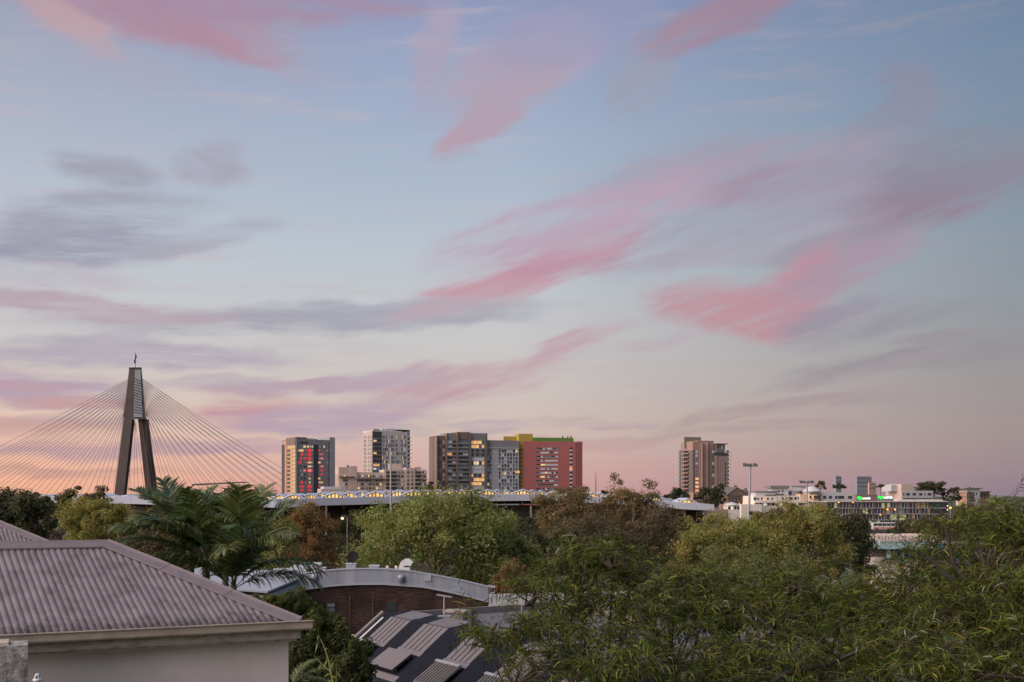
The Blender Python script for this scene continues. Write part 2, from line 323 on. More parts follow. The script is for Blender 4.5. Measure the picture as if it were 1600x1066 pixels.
# ------------------------------------------------------------------ terrain
def ground_z(x, y):
    """height of the land: the terrace hill falls to the park, then the ridge behind the harbour rises on the right"""
    a = min(1, max(0, (y - 20) / 75.0)); a = a * a * (3 - 2 * a)
    z = 15.0 * (1 - a) + 3.0 * a
    r = min(1, max(0, (y - 480) / 220.0)) * min(1, max(0, (x - 80) / 120.0)); r = r * r * (3 - 2 * r)
    return z + 15.0 * r
def build_ground():
    ys = np.concatenate([np.arange(-60, 120, 6), np.arange(120, 900, 26), np.array([1000, 1400, 2200, 4000, 9000])])
    xs = np.concatenate([np.array([-9000, -3000, -1200, -700]), np.arange(-500, 701, 25), np.array([1000, 2000, 4000, 9000])])
    V = []; Q = []
    for y in ys:
        for x in xs: V.append((x, y, ground_z(x, y)))
    n = len(xs)
    for i in range(len(ys) - 1):
        for j in range(n - 1): Q.append((i * n + j, i * n + j + 1, (i + 1) * n + j + 1, (i + 1) * n + j))
    m = mat('park_ground', (0.055, 0.07, 0.03), 0.95, var=0.5, scale=0.08, dirt=(0.10, 0.09, 0.07), dirt_amt=0.7, dirt_scale=0.03)
    o = ob('ground', np_mesh('ground', V, Q, material=m, smooth=True)); o['kind'] = 'structure'
build_ground()

# ------------------------------------------------------------------ buildings
_wm = {}
def plate(w, h, d, m):
    key = (round(w, 2), round(h, 2), d, m.name)
    if key not in _wm: _wm[key] = MB().box((0, 0, 0), (key[0], d, key[1])).mesh('window', m)
    return _wm[key]
class Bld:
    """a building with a near vertical corner: face A runs back to the left of it, face B to the right"""
    def __init__(s, name, label, xL, xC, xR, D, phi, cat='building', group=None, zg=3.0):
        ph = R(phi); s.P = Vector((WX(xC, D), D)); s.D = D; s.ph = ph
        s.fB = Vector((math.cos(ph), math.sin(ph))); s.fA = Vector((-math.sin(ph), math.cos(ph)))
        s.nB = Vector((math.sin(ph), -math.cos(ph))); s.nA = Vector((-math.cos(ph), -math.sin(ph)))
        s.wB = s.u('B', xR); s.wA = s.u('A', xL) if xL is not None else 18.0
        if s.wA <= 0 or s.wA > 60: s.wA = 20.0
        s.zg = zg; s.root = thing(name, label, cat, (s.P.x, s.P.y, zg), group)
        s.nw = 0
    def fr(s, face): return (s.fB, s.nB, 0.0) if face == 'B' else (s.fA, s.nA, -s.ph)
    def u(s, face, px):
        d = s.fr(face)[0]; ux = (px - HX) / F
        return (ux * s.P.y - s.P.x) / (d.x - ux * d.y)
    def pt(s, face, u, off=0.0):
        d, n, _ = s.fr(face); return s.P + d * u + n * off
    def z(s, py, face='B', u=0.0): return WZ(py, s.pt(face, u).y)
    def mass(s, name, x0, x1, ytop, m, off=0.0, back=None, face='B', ybot=None, zbot=None):
        """a solid standing on face B (or A) between two columns, going back into the block"""
        u0, u1 = sorted((s.u(face, x0), s.u(face, x1))); back = back if back is not None else (s.wA if face == 'B' else s.wB)
        z1 = s.z(ytop, face, (u0 + u1) / 2); z0 = s.zg if ybot is None else s.z(ybot, face, (u0 + u1) / 2)
        p = [s.pt(face, u0, off), s.pt(face, u1, off), s.pt(face, u1, -back), s.pt(face, u0, -back)]
        return MB().prism([(q.x, q.y) for q in p] if face == 'B' else [(q.x, q.y) for q in p[::-1]], z0, z1).build(name, m, s.root)
    def win(s, face, x0, x1, y0, y1, m, name='window', d=0.12, off=0.05):
        """one window (or panel) set in a face between photo columns and rows"""
        u0, u1 = sorted((s.u(face, x0), s.u(face, x1))); uc = (u0 + u1) / 2
        za, zb = s.z(y0, face, uc), s.z(y1, face, uc); p = s.pt(face, uc, off - d / 2 + 0.03)
        o = bpy.data.objects.new(name, plate(u1 - u0, abs(za - zb), d, m)); col.objects.link(o)
        o.parent = s.root; o.location = (p.x - s.P.x, p.y - s.P.y, (za + zb) / 2 - s.zg)
        o.rotation_euler = (0, 0, s.ph if face == 'B' else s.ph + R(90)); s.nw += 1
        return o
GL = mat('dark_glass', (0.035, 0.042, 0.05), 0.12, spec=0.8, var=0.4, scale=0.4)
GLB = mat('blue_grey_glass', (0.16, 0.19, 0.23), 0.15, spec=0.8, var=0.35, scale=0.5)
GLP = mat('blind_behind_glass', (0.62, 0.64, 0.68), 0.4, spec=0.6, var=0.25, scale=0.6)
LITY = glow('lit_window_yellow', (1.0, 0.66, 0.26), 0.45)
LITW = glow('lit_window_pale', (0.9, 0.85, 0.7), 0.45)
LITR = glow('lit_window_red', (0.90, 0.05, 0.06), 0.5)
LITG = glow('lit_window_office', (0.50, 0.52, 0.26), 0.24)
LITO = glow('lit_window_amber', (1.0, 0.50, 0.20), 0.42)
DKG = mat('charcoal_cladding', (0.24, 0.235, 0.255), 0.6, var=0.08, scale=0.2)
MDG = mat('mid_grey_cladding', (0.31, 0.31, 0.34), 0.6, var=0.08, scale=0.2)
BLK = mat('near_black_cladding', (0.06, 0.06, 0.068), 0.5, var=0.15)
BRN = mat('brown_plant_screen', (0.20, 0.15, 0.14), 0.7)
WHT = mat('white_render', (0.66, 0.64, 0.64), 0.75, var=0.06, scale=0.15)
LGR = mat('light_grey_metal', (0.55, 0.56, 0.60), 0.5, var=0.06)
SAL = mat('salmon_render', (0.46, 0.28, 0.22), 0.8, var=0.08)
ORW = mat('sunset_tint_side_wall', (0.56, 0.41, 0.24), 0.7, var=0.06)  # last one: warm sunset glow on the tower's left side is put into this colour

# dark tower with the red windows
def tower_dark():
    b = Bld('apartment_tower', 'dark grey residential tower with red and yellow lit windows and a left side coloured like sunset glow', 441, 462, 523, 700, 35, 'tower')
    b.mass('wall', 462, 514.5, 687, DKG); b.mass('side_slab', 514.5, 523, 683.5, MDG, off=0.5)
    b.mass('dark_joint', 513.2, 514.6, 690, BLK, off=0.3, back=1.0); b.mass('recessed_strip', 490, 497, 695, BLK, off=0.12, back=1.0)  # near-black strips on the front face
    b.mass('corner_fin', 462, 464, 683, MDG, off=0.5, back=1.2)
    b.mass('roof_plant', 464, 492, 684.5, LGR, off=-1.5, back=10, ybot=688); b.mass('roof_plant', 492, 498, 685.8, BRN, off=-3, back=6, ybot=688)
    for x in (466, 470, 476): b.mass('roof_vent', x, x + 2, 682.5, MDG, off=-3, back=2, ybot=686)
    # left side: floor bands, loggias and windows
    b.mass('side_wall', 461.8, 449, 696, ORW, off=0.25, back=1.0, face='A'); b.mass('plant_screen', 461.9, 447.5, 684, BRN, off=0.4, back=8, face='A', ybot=696)
    b.mass('pilaster', 449, 446.2, 690, SAL, off=0.6, back=2.0, face='A'); b.mass('end_strip', 446.2, 441, 695, BLK, off=0.4, back=2.0, face='A'); b.mass('end_wall', 447, 441.4, 690, SAL, off=0.1, back=2.0, face='A', ybot=695)
    for i in range(12):
        y = 703 + i * 6.25
        b.win('A', 454.2, 449.6, y, y + 3.4, GL, 'window', 0.3, 0.35)
        b.win('A', 461.6, 449.2, y - 2.2, y - 1.4, SAL, 'floor_band', 0.5, 0.45)
        b.win('A', 457.2, 456.8, y - 1, y + 3.6, SAL, 'mullion', 0.4, 0.4)
    b.win('B', 468.5, 481, 690.3, 693.2, BLK, 'lettering_panel', 0.2, 0.1)
    pr = glow('lit_window_pink', (1.0, 0.16, 0.18), 0.7)
    rows = {698: [(474, 478, LITY), (480, 483, LITW), (485, 486.2, LITW), (487.6, 489, LITW), (499, 501, GLP), (502, 504, BLK), (505, 507.5, LITW)],
            704: [(466, 469, LITY), (469.5, 474, LITY), (477, 478.5, LITR), (481, 486.5, LITR), (487, 489.5, GLP), (497.5, 500, LITR), (511, 513, GLP)],
            710: [(470, 474, LITR), (477, 478, LITR), (481, 486.5, LITR), (499, 501, GLP), (501, 505, LITR)],
            716.5: [(469, 472, LITR), (474.5, 478.5, LITR), (481, 486.5, LITR), (498.5, 501, GLP), (501, 505, pr)],
            722.8: [(466, 469, LITR), (469.5, 471, LITR), (477, 478.5, LITR), (481, 486.5, LITY), (487, 489, GLP), (497, 501, LITY), (511, 513, GLP)],
            729: [(469, 471, BLK), (474, 478, BLK), (481, 486.5, LITY), (487, 489, GLP), (501, 505, pr)],
            735.3: [(469.5, 471, GLP), (474, 478, pr), (481, 486.5, pr), (487, 488.4, LITR), (501, 505, LITR)],
            741.5: [(466.5, 469, BLK), (470, 473.5, GLP), (474.5, 478, BLK), (482.6, 485, LITR), (501, 505, LITR)],
            747.8: [(470, 472, BLK), (474, 478, BLK), (482.6, 485, LITY), (497, 500.5, LITY)],
            754: [(469.5, 473.5, LITR), (477, 478.5, LITR), (482.6, 485, LITY), (490.5, 496, LITY), (498, 505, LITO)],
            760.3: [(468, 475, LITR), (481, 486.5, LITR), (498, 500, LITR)], 766: [(470, 474, LITR), (480.5, 487, LITR)]}
    for y, ws in rows.items():
        for (a, c, m) in ws:
            k = 4.6 if (m in (LITR, pr) and 481 <= a < 482) else (3.8 if 469 <= a < 474.2 and m in (LITR, LITY) else 2.6)
            b.win('B', a, c, y - k / 2, y + k / 2, m)
tower_dark()

def tower_white():
    b = Bld('apartment_tower', 'white panelled tower with a dark glass corner strip and scattered slot windows', 567, 582, 640, 820, 38, 'tower')
    pk = mat('pale_panel', (0.66, 0.61, 0.61), 0.7, var=0.05, scale=0.2)
    b.mass('wall', 582, 636.5, 674, pk); b.mass('dark_end', 636.5, 640.2, 672, MDG, off=0.2)
    b.mass('glass_strip', 582.2, 596, 674.5, GL, off=0.3, back=1.5); sd = mat('pale_panel_sun_side', (0.50, 0.42, 0.40), 0.7, var=0.05)  # side copy of the panel, its colour toned down where the sun falls
    b.mass('side_wall', 582, 574.5, 673.8, sd, off=0.2, back=1.0, face='A'); b.mass('side_wall', 574.5, 567, 676, sd, off=0.1, back=1.0, face='A')
    b.mass('roof_plant', 587, 597, 670.2, MDG, off=-3, back=10, ybot=675); b.mass('roof_tank', 599, 606, 669.8, WHT, off=-3, back=6, ybot=675); b.mass('roof_plant', 607, 621, 670, LGR, off=-3, back=10, ybot=675); b.mass('roof_edge', 621, 640, 671.6, BLK, off=0.35, back=8, ybot=673.3)
    rnd = random.Random(4)
    for i in range(11):
        y = 681 + i * 6.4
        b.win('B', 582.4, 595.8, y + 3.6, y + 4.8, MDG, 'floor_band', 0.3, 0.45)
        if i in (1, 4): b.win('B', 583, 588, y, y + 3, LITY, off=0.4)
        if i == 7: b.win('B', 583, 593, y - 1, y + 3, LITO, off=0.4)
        if i == 8: b.win('B', 583, 587.5, y - 1, y + 2, LITW, off=0.4); b.win('B', 589, 593, y - 1, y + 3, mat('blue_lit_window', (0.08, 0.16, 0.45), 0.4, emit=(0.08, 0.16, 0.5), estr=0.6), off=0.4)
        for g in (598, 603, 611, 618.5, 626.5, 631):
            n = rnd.choice((1, 2, 2, 3)); sh = rnd.uniform(-0.6, 1.2)
            for k in range(n):
                x = g + sh + k * 1.75
                if x < 635: b.win('B', x, x + 0.95, y, y + 4.6, rnd.choice((GL, GL, GLB, GL)) if rnd.random() > 0.10 else LITY)
        for x in (569.5, 572, 576, 578.5, 580.6): b.win('A', x + 0.45, x - 0.45, y + rnd.uniform(-.4, .4), y + 4.4, GLB, off=0.3)
        b.win('B', 636.8, 641.4, y + 2, y + 3, LGR, 'balcony_slab', 1.6, 1.5); b.win('B', 636.9, 639.9, y + 3.1, y + 6, BLK, 'window', 0.3, 0.3)
tower_white()

def beige_complex():
    bg = mat('beige_brick_wall', (0.54, 0.43, 0.39), 0.85, var=0.08, scale=0.3)
    b = Bld('apartment_block', 'stepped beige brick apartment complex below the white tower', 524, 529, 666, 600, 20)
    b.mass('wall', 529, 666, 742, bg); b.mass('wall_block', 529, 547, 730, bg, off=-.2, back=10); b.mass('wall_block', 547, 558, 728.5, bg, off=.3, back=9)
    b.mass('stair_head', 543.5, 547, 727, BRN, off=-2, back=4, ybot=730); b.mass('wall_block', 558, 602, 738, bg, off=-.6, back=12); b.mass('roof_block', 612, 632, 724.5, bg, off=-6, back=8); b.mass('wall_block', 600, 634, 734, bg, off=.4, back=12)
    b.mass('wall_block', 634, 648, 731, bg, off=.8, back=12); b.mass('wall_block', 648, 658, 729.8, bg, off=.2, back=12); b.mass('wall_block', 658, 666.2, 734, bg, off=.6, back=12)
    b.mass('roof_slab', 530, 553, 744.5, BRN, off=2.0, back=3, ybot=746); b.mass('podium', 500, 545, 764, bg, off=4, back=8); b.mass('podium_roof', 504, 532, 760.4, LGR, off=3, back=6, ybot=764)
    rnd = random.Random(9)
    for r in range(6):
        y = 736.5 + r * 6.2
        for x in (537.5, 541, 560.5, 566, 572.5, 578, 583.5, 589, 595, 622.5, 628, 637, 643.5, 660.5, 663.6):
            if y < 742 and x in (560.5, 566, 572.5, 578, 583.5, 589, 595): continue
            if x < 545 and r < 2: continue
            m = rnd.choice((GL, GL, GLB, GLB, GLP)); m = LITY if rnd.random() < 0.05 else m
            b.win('B', x - 1.5, x + 1.3, y, y + 3.2, m, off=1.0 if x > 600 else 0.4)
        for x0, x1 in ((603, 619), (649, 657.5)):
            b.win('B', x0, x1, y, y + 4, GL, off=0.6); b.win('B', x0 - .5, x1 + .5, y + 4.2, y + 5.2, bg, 'balcony', 1.8, 2.0)
    b.win('B', 556, 600, 747.4, 749.2, BRN, 'awning', 2.5, 2.6)
    for x in (538, 566, 576): b.win('B', x - 1, x + 1.4, 742.5, 745.2, LITY, off=0.5)
beige_complex()

def dark_apartments():
    br = mat('brown_metal_fin', (0.24, 0.16, 0.13), 0.6)
    dk = mat('dark_brown_grey_wall', (0.17, 0.145, 0.14), 0.65)
    b = Bld('apartment_block', 'dark brown and charcoal apartment block with stacked balconies and lit glass bays', 677, 681, 760, 640, 24)
    b.mass('wall', 681, 760, 682, dk); b.mass('side_bay', 681, 696, 681, dk, off=.4, back=12); b.mass('balcony_bay', 697.5, 712, 677, DKG, off=.1, back=12); b.mass('tall_bay', 714.5, 731.5, 675.2, dk, off=.2, back=12)
    b.mass('glass_bay', 735, 757, 677, DKG, off=.2, back=12); b.mass('edge_fin', 757, 760.4, 677.3, dk, off=1.2, back=6)
    for x, t in ((680.8, 681), (696, 678), (712.4, 676), (713.4, 676), (732, 675), (733.6, 677.2)): b.mass('fin', x, x + 1.5, t, br if x < 720 else dk, off=1.6, back=3)
    b.win('B', 715.2, 731, 675.8, 687, BRN, 'plant_screen', .3, .6)
    rnd = random.Random(12)
    for i in range(13):
        y = 688.5 + i * 6.35
        for x0, x1 in ((698, 706), (706.4, 711.8), (715, 722.5), (722.8, 731.2)):
            m = rnd.choice((GL, GLB, GLB, GLP, GL)); m = LITO if rnd.random() < 0.03 else m
            b.win('B', x0, x1, y, y + 3.9, m, off=.35)
        for x0, x1 in ((697.8, 712), (714.8, 731.4)): b.win('B', x0, x1, y + 4.2, y + 5.6, MDG, 'balcony', 1.2, 1.5)
        # glass bay: rows of lit rooms and pale blinds
        kind = ('lit', 'lit', 'dark', 'dark', 'blind', 'lit2', 'blind', 'blind', 'dim', 'lit', 'lit', 'blind', 'dark')[i]
        yy = 689 + i * 6.45
        for k in range(5):
            x0 = 735.6 + k * 4.2
            m = {'lit': (LITO, LITY, LITO, LITY, GLB)[(k + i) % 5], 'dark': GLB if k % 2 else GL, 'blind': GLP, 'lit2': (GL, LITY, LITW, GL, LITO)[k], 'dim': (LITO, GL, GLB, GL, LITO)[k]}[kind]
            b.win('B', x0, x0 + 3.9, yy, yy + 4.9, m, off=.35)
        b.win('B', 735.2, 756.8, yy + 5.2, yy + 6.0, LGR if kind == 'blind' else MDG, 'floor_band', .3, .45)
        if i % 3 != 1: b.win('B', 684.5, 689, y, y + 4.4, GL, off=.6)
        b.win('B', 691.2, 694.6, y + (2 if i % 2 else 0), y + 5.4, GL if i % 3 == 1 else mat('pink_panel', (0.5, 0.37, 0.34), 0.7), 'panel' if i % 3 != 1 else 'window', off=.6)
dark_apartments()

def grey_apartments():
    b = Bld('apartment_block', 'grey gridded apartment block with a dark roof band between the brown block and yellow block', 757, 760.6, 811, 655, 22)
    gw = mat('grey_grid_wall', (0.40, 0.40, 0.44), 0.65)
    b.mass('wall', 760.6, 811, 700, gw); b.mass('roof_band', 760.6, 811, 688.4, DKG, off=.3, ybot=700); b.mass('cornice', 760.6, 811, 700, LGR, off=.8, back=2, ybot=700.9)
    b.mass('blank_strip', 768.5, 778, 701.5, mat('lilac_grey_panel', (0.42, 0.41, 0.47), 0.65), off=.2, back=1)
    rnd = random.Random(5)
    for i in range(12):
        y = 702.6 + i * 5.8
        for x in (761.4, 764.9): b.win('B', x, x + 2.9, y, y + 3.8, LITY if rnd.random() < .16 else rnd.choice((GLP, GLB, GL)))
        for k in range(7):
            x = 779.4 + k * 4.4
            b.win('B', x, x + (3.2 if k % 2 else 2.4), y + (.5 if k % 2 else 0), y + 4.3, LITY if rnd.random() < .04 else rnd.choice((GL, GL, GLB, GLP)), off=.08)
        b.win('B', 760.8, 810.5, y + 4.7, y + 5.3, LGR, 'floor_band', .4, .35)
    for k in range(8): b.win('B', 778.4 + k * 4.4, 779.0 + k * 4.4, 701, 768, LGR, 'mullion', .3, .3)
    b.win('B', 805, 811.5, 736, 739.5, LITO, 'window', .3, .5)
grey_apartments()

def red_building():
    rd = mat('red_terracotta_wall', (0.40, 0.135, 0.135), 0.75, var=0.05, scale=0.1); rd2 = mat('dark_red_wall', (0.26, 0.09, 0.085), 0.75); ye = mat('mustard_yellow_wall', (0.42, 0.31, 0.065), 0.7, var=.05); gr = mat('leaf_green_wall', (0.12, 0.24, 0.05), 0.7, var=.05)
    b = Bld('student_housing', 'brick red slab building with a mustard tower and green roof storey', 812, 817.5, 910, 665, 14)
    b.mass('wall', 817.5, 902, 690, rd); b.mass('end_wall', 902, 910, 690, rd, off=.2); b.mass('dark_strip', 899, 908, 692, rd2, off=.3, back=1)
    b.mass('green_storey', 833, 897, 684, gr, off=-1, back=14, ybot=690.2); b.mass('mustard_tower', 811.5, 833.5, 677.8, ye, off=-1.5, back=12); b.mass('mustard_tower', 792, 811.5, 681, ye, off=-8, back=10)
    rnd = random.Random(2)
    for i in range(11):
        y = 699.8 + i * 6.3
        for k in range(10):
            x = 838 + k * 3.4
            m = rnd.choice((GL, GLB, GLP, GLP)) if k > 1 else rnd.choice((GL, GL, GLB)); m = LITY if (i, k) in ((4, 2), (4, 3), (6, 4), (7, 2), (7, 3)) else m
            b.win('B', x, x + 3.1, y, y + 2.5, m)
        b.win('B', 837.4, 872.4, y + 2.7, y + 3.1, LGR, 'sill', .3, .2)
        b.win('B', 890, 894.2, y - .6, y + 2.6, LITO if i == 5 else GL); b.win('B', 890, 894.2, y + 2.8, y + 5.2, GLP, 'panel')
        b.win('B', 812, 813.6, y + 2, y + 3.4, BLK, off=-1.4); b.win('B', 814, 816.8, y + 2, y + 3.4, BLK, off=-1.4)
    for x, h in ((880, 3), (888, 2), (893, 3)): b.mass('roof_vent', x, x + .8, 684 - h, BLK, off=-3, back=1, ybot=684.2)
red_building()

def brick_tower():
    br = mat('rose_brown_brick', (0.36, 0.235, 0.205), 0.85, var=.07, scale=.3); br2 = mat('rose_brick_shade_tone', (0.31, 0.225, 0.22), 0.85, var=.07, scale=.3); te = mat('teal_glass', (0.10, 0.17, 0.18), 0.15, spec=.8, var=.3); pl = mat('olive_grey_plant_wall', (0.20, 0.20, 0.18), .8)  # mauve copy of the brick puts the front's shade into its colour
    b = Bld('apartment_tower', 'rose brown brick tower with terraced roofline and balconies standing right of the red slab', 1062, 1083, 1128, 640, 20, 'tower', zg=10)
    b.mass('wall', 1083, 1127, 703, br2); b.mass('central_wall', 1092.5, 1104, 693, br2, off=.6, back=14); b.mass('upper_wall', 1092, 1117, 688.5, br, off=-1.5, back=12); b.mass('roof_plant', 1080, 1106, 682, pl, off=-8, back=9, ybot=700)
    b.mass('front_bay', 1116.5, 1135, 712, br2, off=1.6, back=12); b.mass('penthouse', 1119, 1134, 693.5, br2, off=-1, back=10); b.mass('penthouse_roof', 1119, 1137, 693, BRN, off=.6, back=10, ybot=694.4); b.mass('terrace_rail', 1116.5, 1135.4, 708, GL, off=1.8, back=.3, ybot=712)
    b.mass('side_wall', 1083, 1062.4, 704, br, off=.3, back=1.0, face='A'); b.mass('roof_step', 1082.8, 1064, 690.5, br, off=.1, back=10, face='A', ybot=704); b.mass('roof_step', 1083, 1096, 694.5, br, off=-2, back=8)
    for x, t in ((1094.4, 693), (1102.6, 692), (1116.2, 712)): b.mass('pilaster', x, x + 1.3, t, br, off=2.0, back=3)
    b.mass('podium', 1076, 1096, 770, SAL, off=5, back=6)
    for i in range(3):
        for k in range(4): b.win('B', 1078 + k * 4.2, 1080.4 + k * 4.2, 772 + i * 5, 775.5 + i * 5, GL, off=5.1)
    rnd = random.Random(3)
    for i in range(12):
        y = 704 + i * 6.1
        b.win('A', 1082.6, 1078.6, y, y + 4.8, te, off=.55); b.win('A', 1077, 1069.5, y + .4, y + 4, GL, off=.55); b.win('A', 1078.4, 1068.8, y + 4.2, y + 5.4, SAL, 'balcony', 1.4, 1.7)
        b.win('A', 1067.6, 1066, y, y + 4, te, off=.55); b.win('A', 1064.6, 1062.6, y - .3, y + 5, te, off=.55); b.win('A', 1062.4, 1059.6, y + 4.4, y + 5.2, LGR, 'balcony_slab', 2.0, 1.6)
        if i in (0, 1, 3): b.win('B', 1087, 1090.5, y, y + 3.6, GLP)
        elif i > 6: b.win('B', 1086.6, 1091.4, y, y + 3.2, LITY if i != 10 else LITO)
        else: b.win('B', 1087.5, 1090, y, y + 3.6, GLB)
        b.win('B', 1112, 1115.5, y, y + 3.8, te if i % 3 else GLP, off=.3)
        if i > 2: b.win('B', 1130.6, 1132, y, y + 5, GL, off=1.7)
        b.win('B', 1135, 1140.4, y + 3.6, y + 4.7, WHT, 'balcony_slab', 4.0, 1.4); b.win('B', 1135.2, 1138.6, y, y + 3.5, GL, 'window', .4, .2); b.win('B', 1139.2, 1140.2, y + 1.2, y + 3.4, GLP, 'balcony_screen', .2, 1.6)
    for k in range(4): b.win('B', 1122 + k * 3.2, 1124 + k * 3.2, 696.5, 701, (GL, te, GLP, GL)[k], off=-.9)
    for k in range(3): b.win('B', 1120 + k * 4.4, 1123.4 + k * 4.4, 702.5, 707.5, te, off=.1)
brick_tower()

# ------------------------------------------------------------------ cable-stayed bridge
def bridge():
    D = 830.0
    con = mat('bridge_concrete', (0.085, 0.07, 0.072), 0.85, var=.14, scale=.12, dirt=(0.09, 0.075, 0.07), dirt_amt=.6, dirt_scale=.08)
    con2 = mat('bridge_concrete_lit', (0.20, 0.15, 0.13), 0.85, var=.1, scale=.12)
    ste = mat('anchor_panel_steel', (0.22, 0.25, 0.31), .5, var=.12, scale=.3)
    cab = mat('cable_sheath', (0.19, 0.135, 0.125), .6)
    base = W(211, 768, D); g = thing('cable_stayed_bridge', 'tall concrete A-shaped pylon bridge with fans of stay cables', 'bridge', (base.x, D, 0))
    # pylon legs seen three-quarter: each leg a leaning tapered shaft
    def leg(a, b, wa, wb, ya, yb, t, name, m):
        A0, A1 = W(a[0], a[1], ya), W(a[0] + wa, a[1], ya); B0, B1 = W(b[0], b[1], yb), W(b[0] + wb, b[1], yb)
        dv = Vector((0, t, 0)); MB().hexa([A0, A1, A1 + dv, A0 + dv], [B0, B1, B1 + dv, B0 + dv]).build(name, m, g)
    leg((175.0, 800), (193, 655), 15.5, 13.5, D - 16, D - 3, 6, 'leg', con)
    leg((231.5, 800), (216.5, 655), 15.0, 11.5, D + 14, D + 3, 6, 'leg', con)
    # inner flank of the far leg, the light on it painted as paler concrete
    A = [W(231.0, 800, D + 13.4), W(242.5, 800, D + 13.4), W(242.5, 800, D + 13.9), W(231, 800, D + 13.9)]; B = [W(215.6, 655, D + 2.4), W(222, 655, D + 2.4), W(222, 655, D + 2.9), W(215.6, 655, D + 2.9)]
    MB().hexa(A, B).build('lit_leg_flank', con2, g)
    A = [W(193, 655, D - 3), W(228, 655, D - 3), W(228, 655, D + 6), W(193, 655, D + 6)]; B = [W(201.8, 575.4, D), W(221.2, 575.4, D), W(221.2, 575.4, D + 6), W(201.8, 575.4, D + 6)]
    head = MB().hexa(A, B).build('pylon_head', con, g)
    A = [W(208.8, 652, D - 3.5), W(223.0, 652, D - 3.5), W(223.0, 652, D - 2.8), W(208.8, 652, D - 2.8)]; B = [W(210.8, 578, D - .6), W(219.6, 578, D - .6), W(219.6, 578, D), W(210.8, 578, D)]
    MB().hexa(A, B).build('anchor_panel', ste, head)
    MB().prism([(p.x, p.y) for p in (W(201.4, 575, D - .4), W(221.6, 575, D - .4), W(221.6, 575, D + 6.4), W(201.4, 575, D + 6.4))], WZ(575.4, D), WZ(574.2, D)).build('cap', con, g)
    for i in range(13):   # anchor housings stepping down the panel
        y = 592 + i * 4.3; a, c = W(211 - i * .12, y, D - 1.4 - i * .14), W(219.6 + i * .2, y + 3.4, D - 1.4 - i * .14)
        MB().tube([a + Vector((0, -.5, 0)), c + Vector((0, -.5, 0))], .28, 5).build('anchor_housing', BLK, head)
    mast = W(211.5, 575, D + 3); MB().tube([mast, mast + Vector((0, 0, 12.5))], [.22, .1], 6).build('flag_pole', BLK, g)
    fl = MB(); z0 = mast.z + 3.2
    pts = [(0, 0), (-.8, .2), (-1.2, 2.2), (-.5, 3.6), (.9, 5.0), (.6, 6.6), (0, 7.8)]
    fl.poly([(mast.x + x, mast.y + .05, z0 + z) for x, z in pts] + [(mast.x + x * .9 + .15, mast.y + .5, z0 + z) for x, z in pts], [tuple(range(7)), tuple(range(13, 6, -1))] + [(i, i + 7, (i + 1) % 7 + 7, (i + 1) % 7) for i in range(7)])
    fl.build('flag', mat('dark_flag_cloth', (0.05, 0.045, 0.08), .8), g)
    # deck far below the trees' tops
    dz = 25.2; MB().prism([(base.x - 330, D - 95), (base.x + 330, D + 95 - 20), (base.x + 330, D + 95), (base.x - 330, D - 75)], dz - 2.5, dz).build('deck', con, g)
    MB().prism([(base.x - 8, D - 14), (base.x + 12, D - 14), (base.x + 12, D + 20), (base.x - 8, D + 20)], 0, 12).build('pylon_base', con, g)
    # two planes of stay cables each side; the deck runs obliquely so the planes spread in the view
    n = 16
    for side in (-1, 1):
        for pl in (0, 1):
            for i in range(n):
                t = i / (n - 1)
                y_top = 592 + (1 - t) * 54 + pl * 1.2
                edge = (201.5 - (1 - t) * 8.0) if side < 0 else (222.0 + (1 - t) * 6.0)
                top = W(edge, y_top, D + (1.5 if pl else .2))
                run = 12 + t ** 1.0 * (136 if side < 0 else 118)
                xw = base.x + side * run + (7 if pl else 0); yw = D + side * run * .27 + (10 if pl else -10)
                bot = Vector((xw, yw, dz)); mid = (top + bot) / 2 - Vector((0, 0, (top - bot).length * .004))
                MB().tube([top, mid, bot], .135, 4, cap=False).build('cable', cab, g)
    for px, pb in ((207.5, 200), (210, 209.5), (212.5, 216.5), (214, 226)):
        MB().tube([W(210 + (px - 210) * .4, 660, D + 2), W(pb, 770, D + 4)], .13, 4, cap=False).build('cable', cab, g)
bridge()

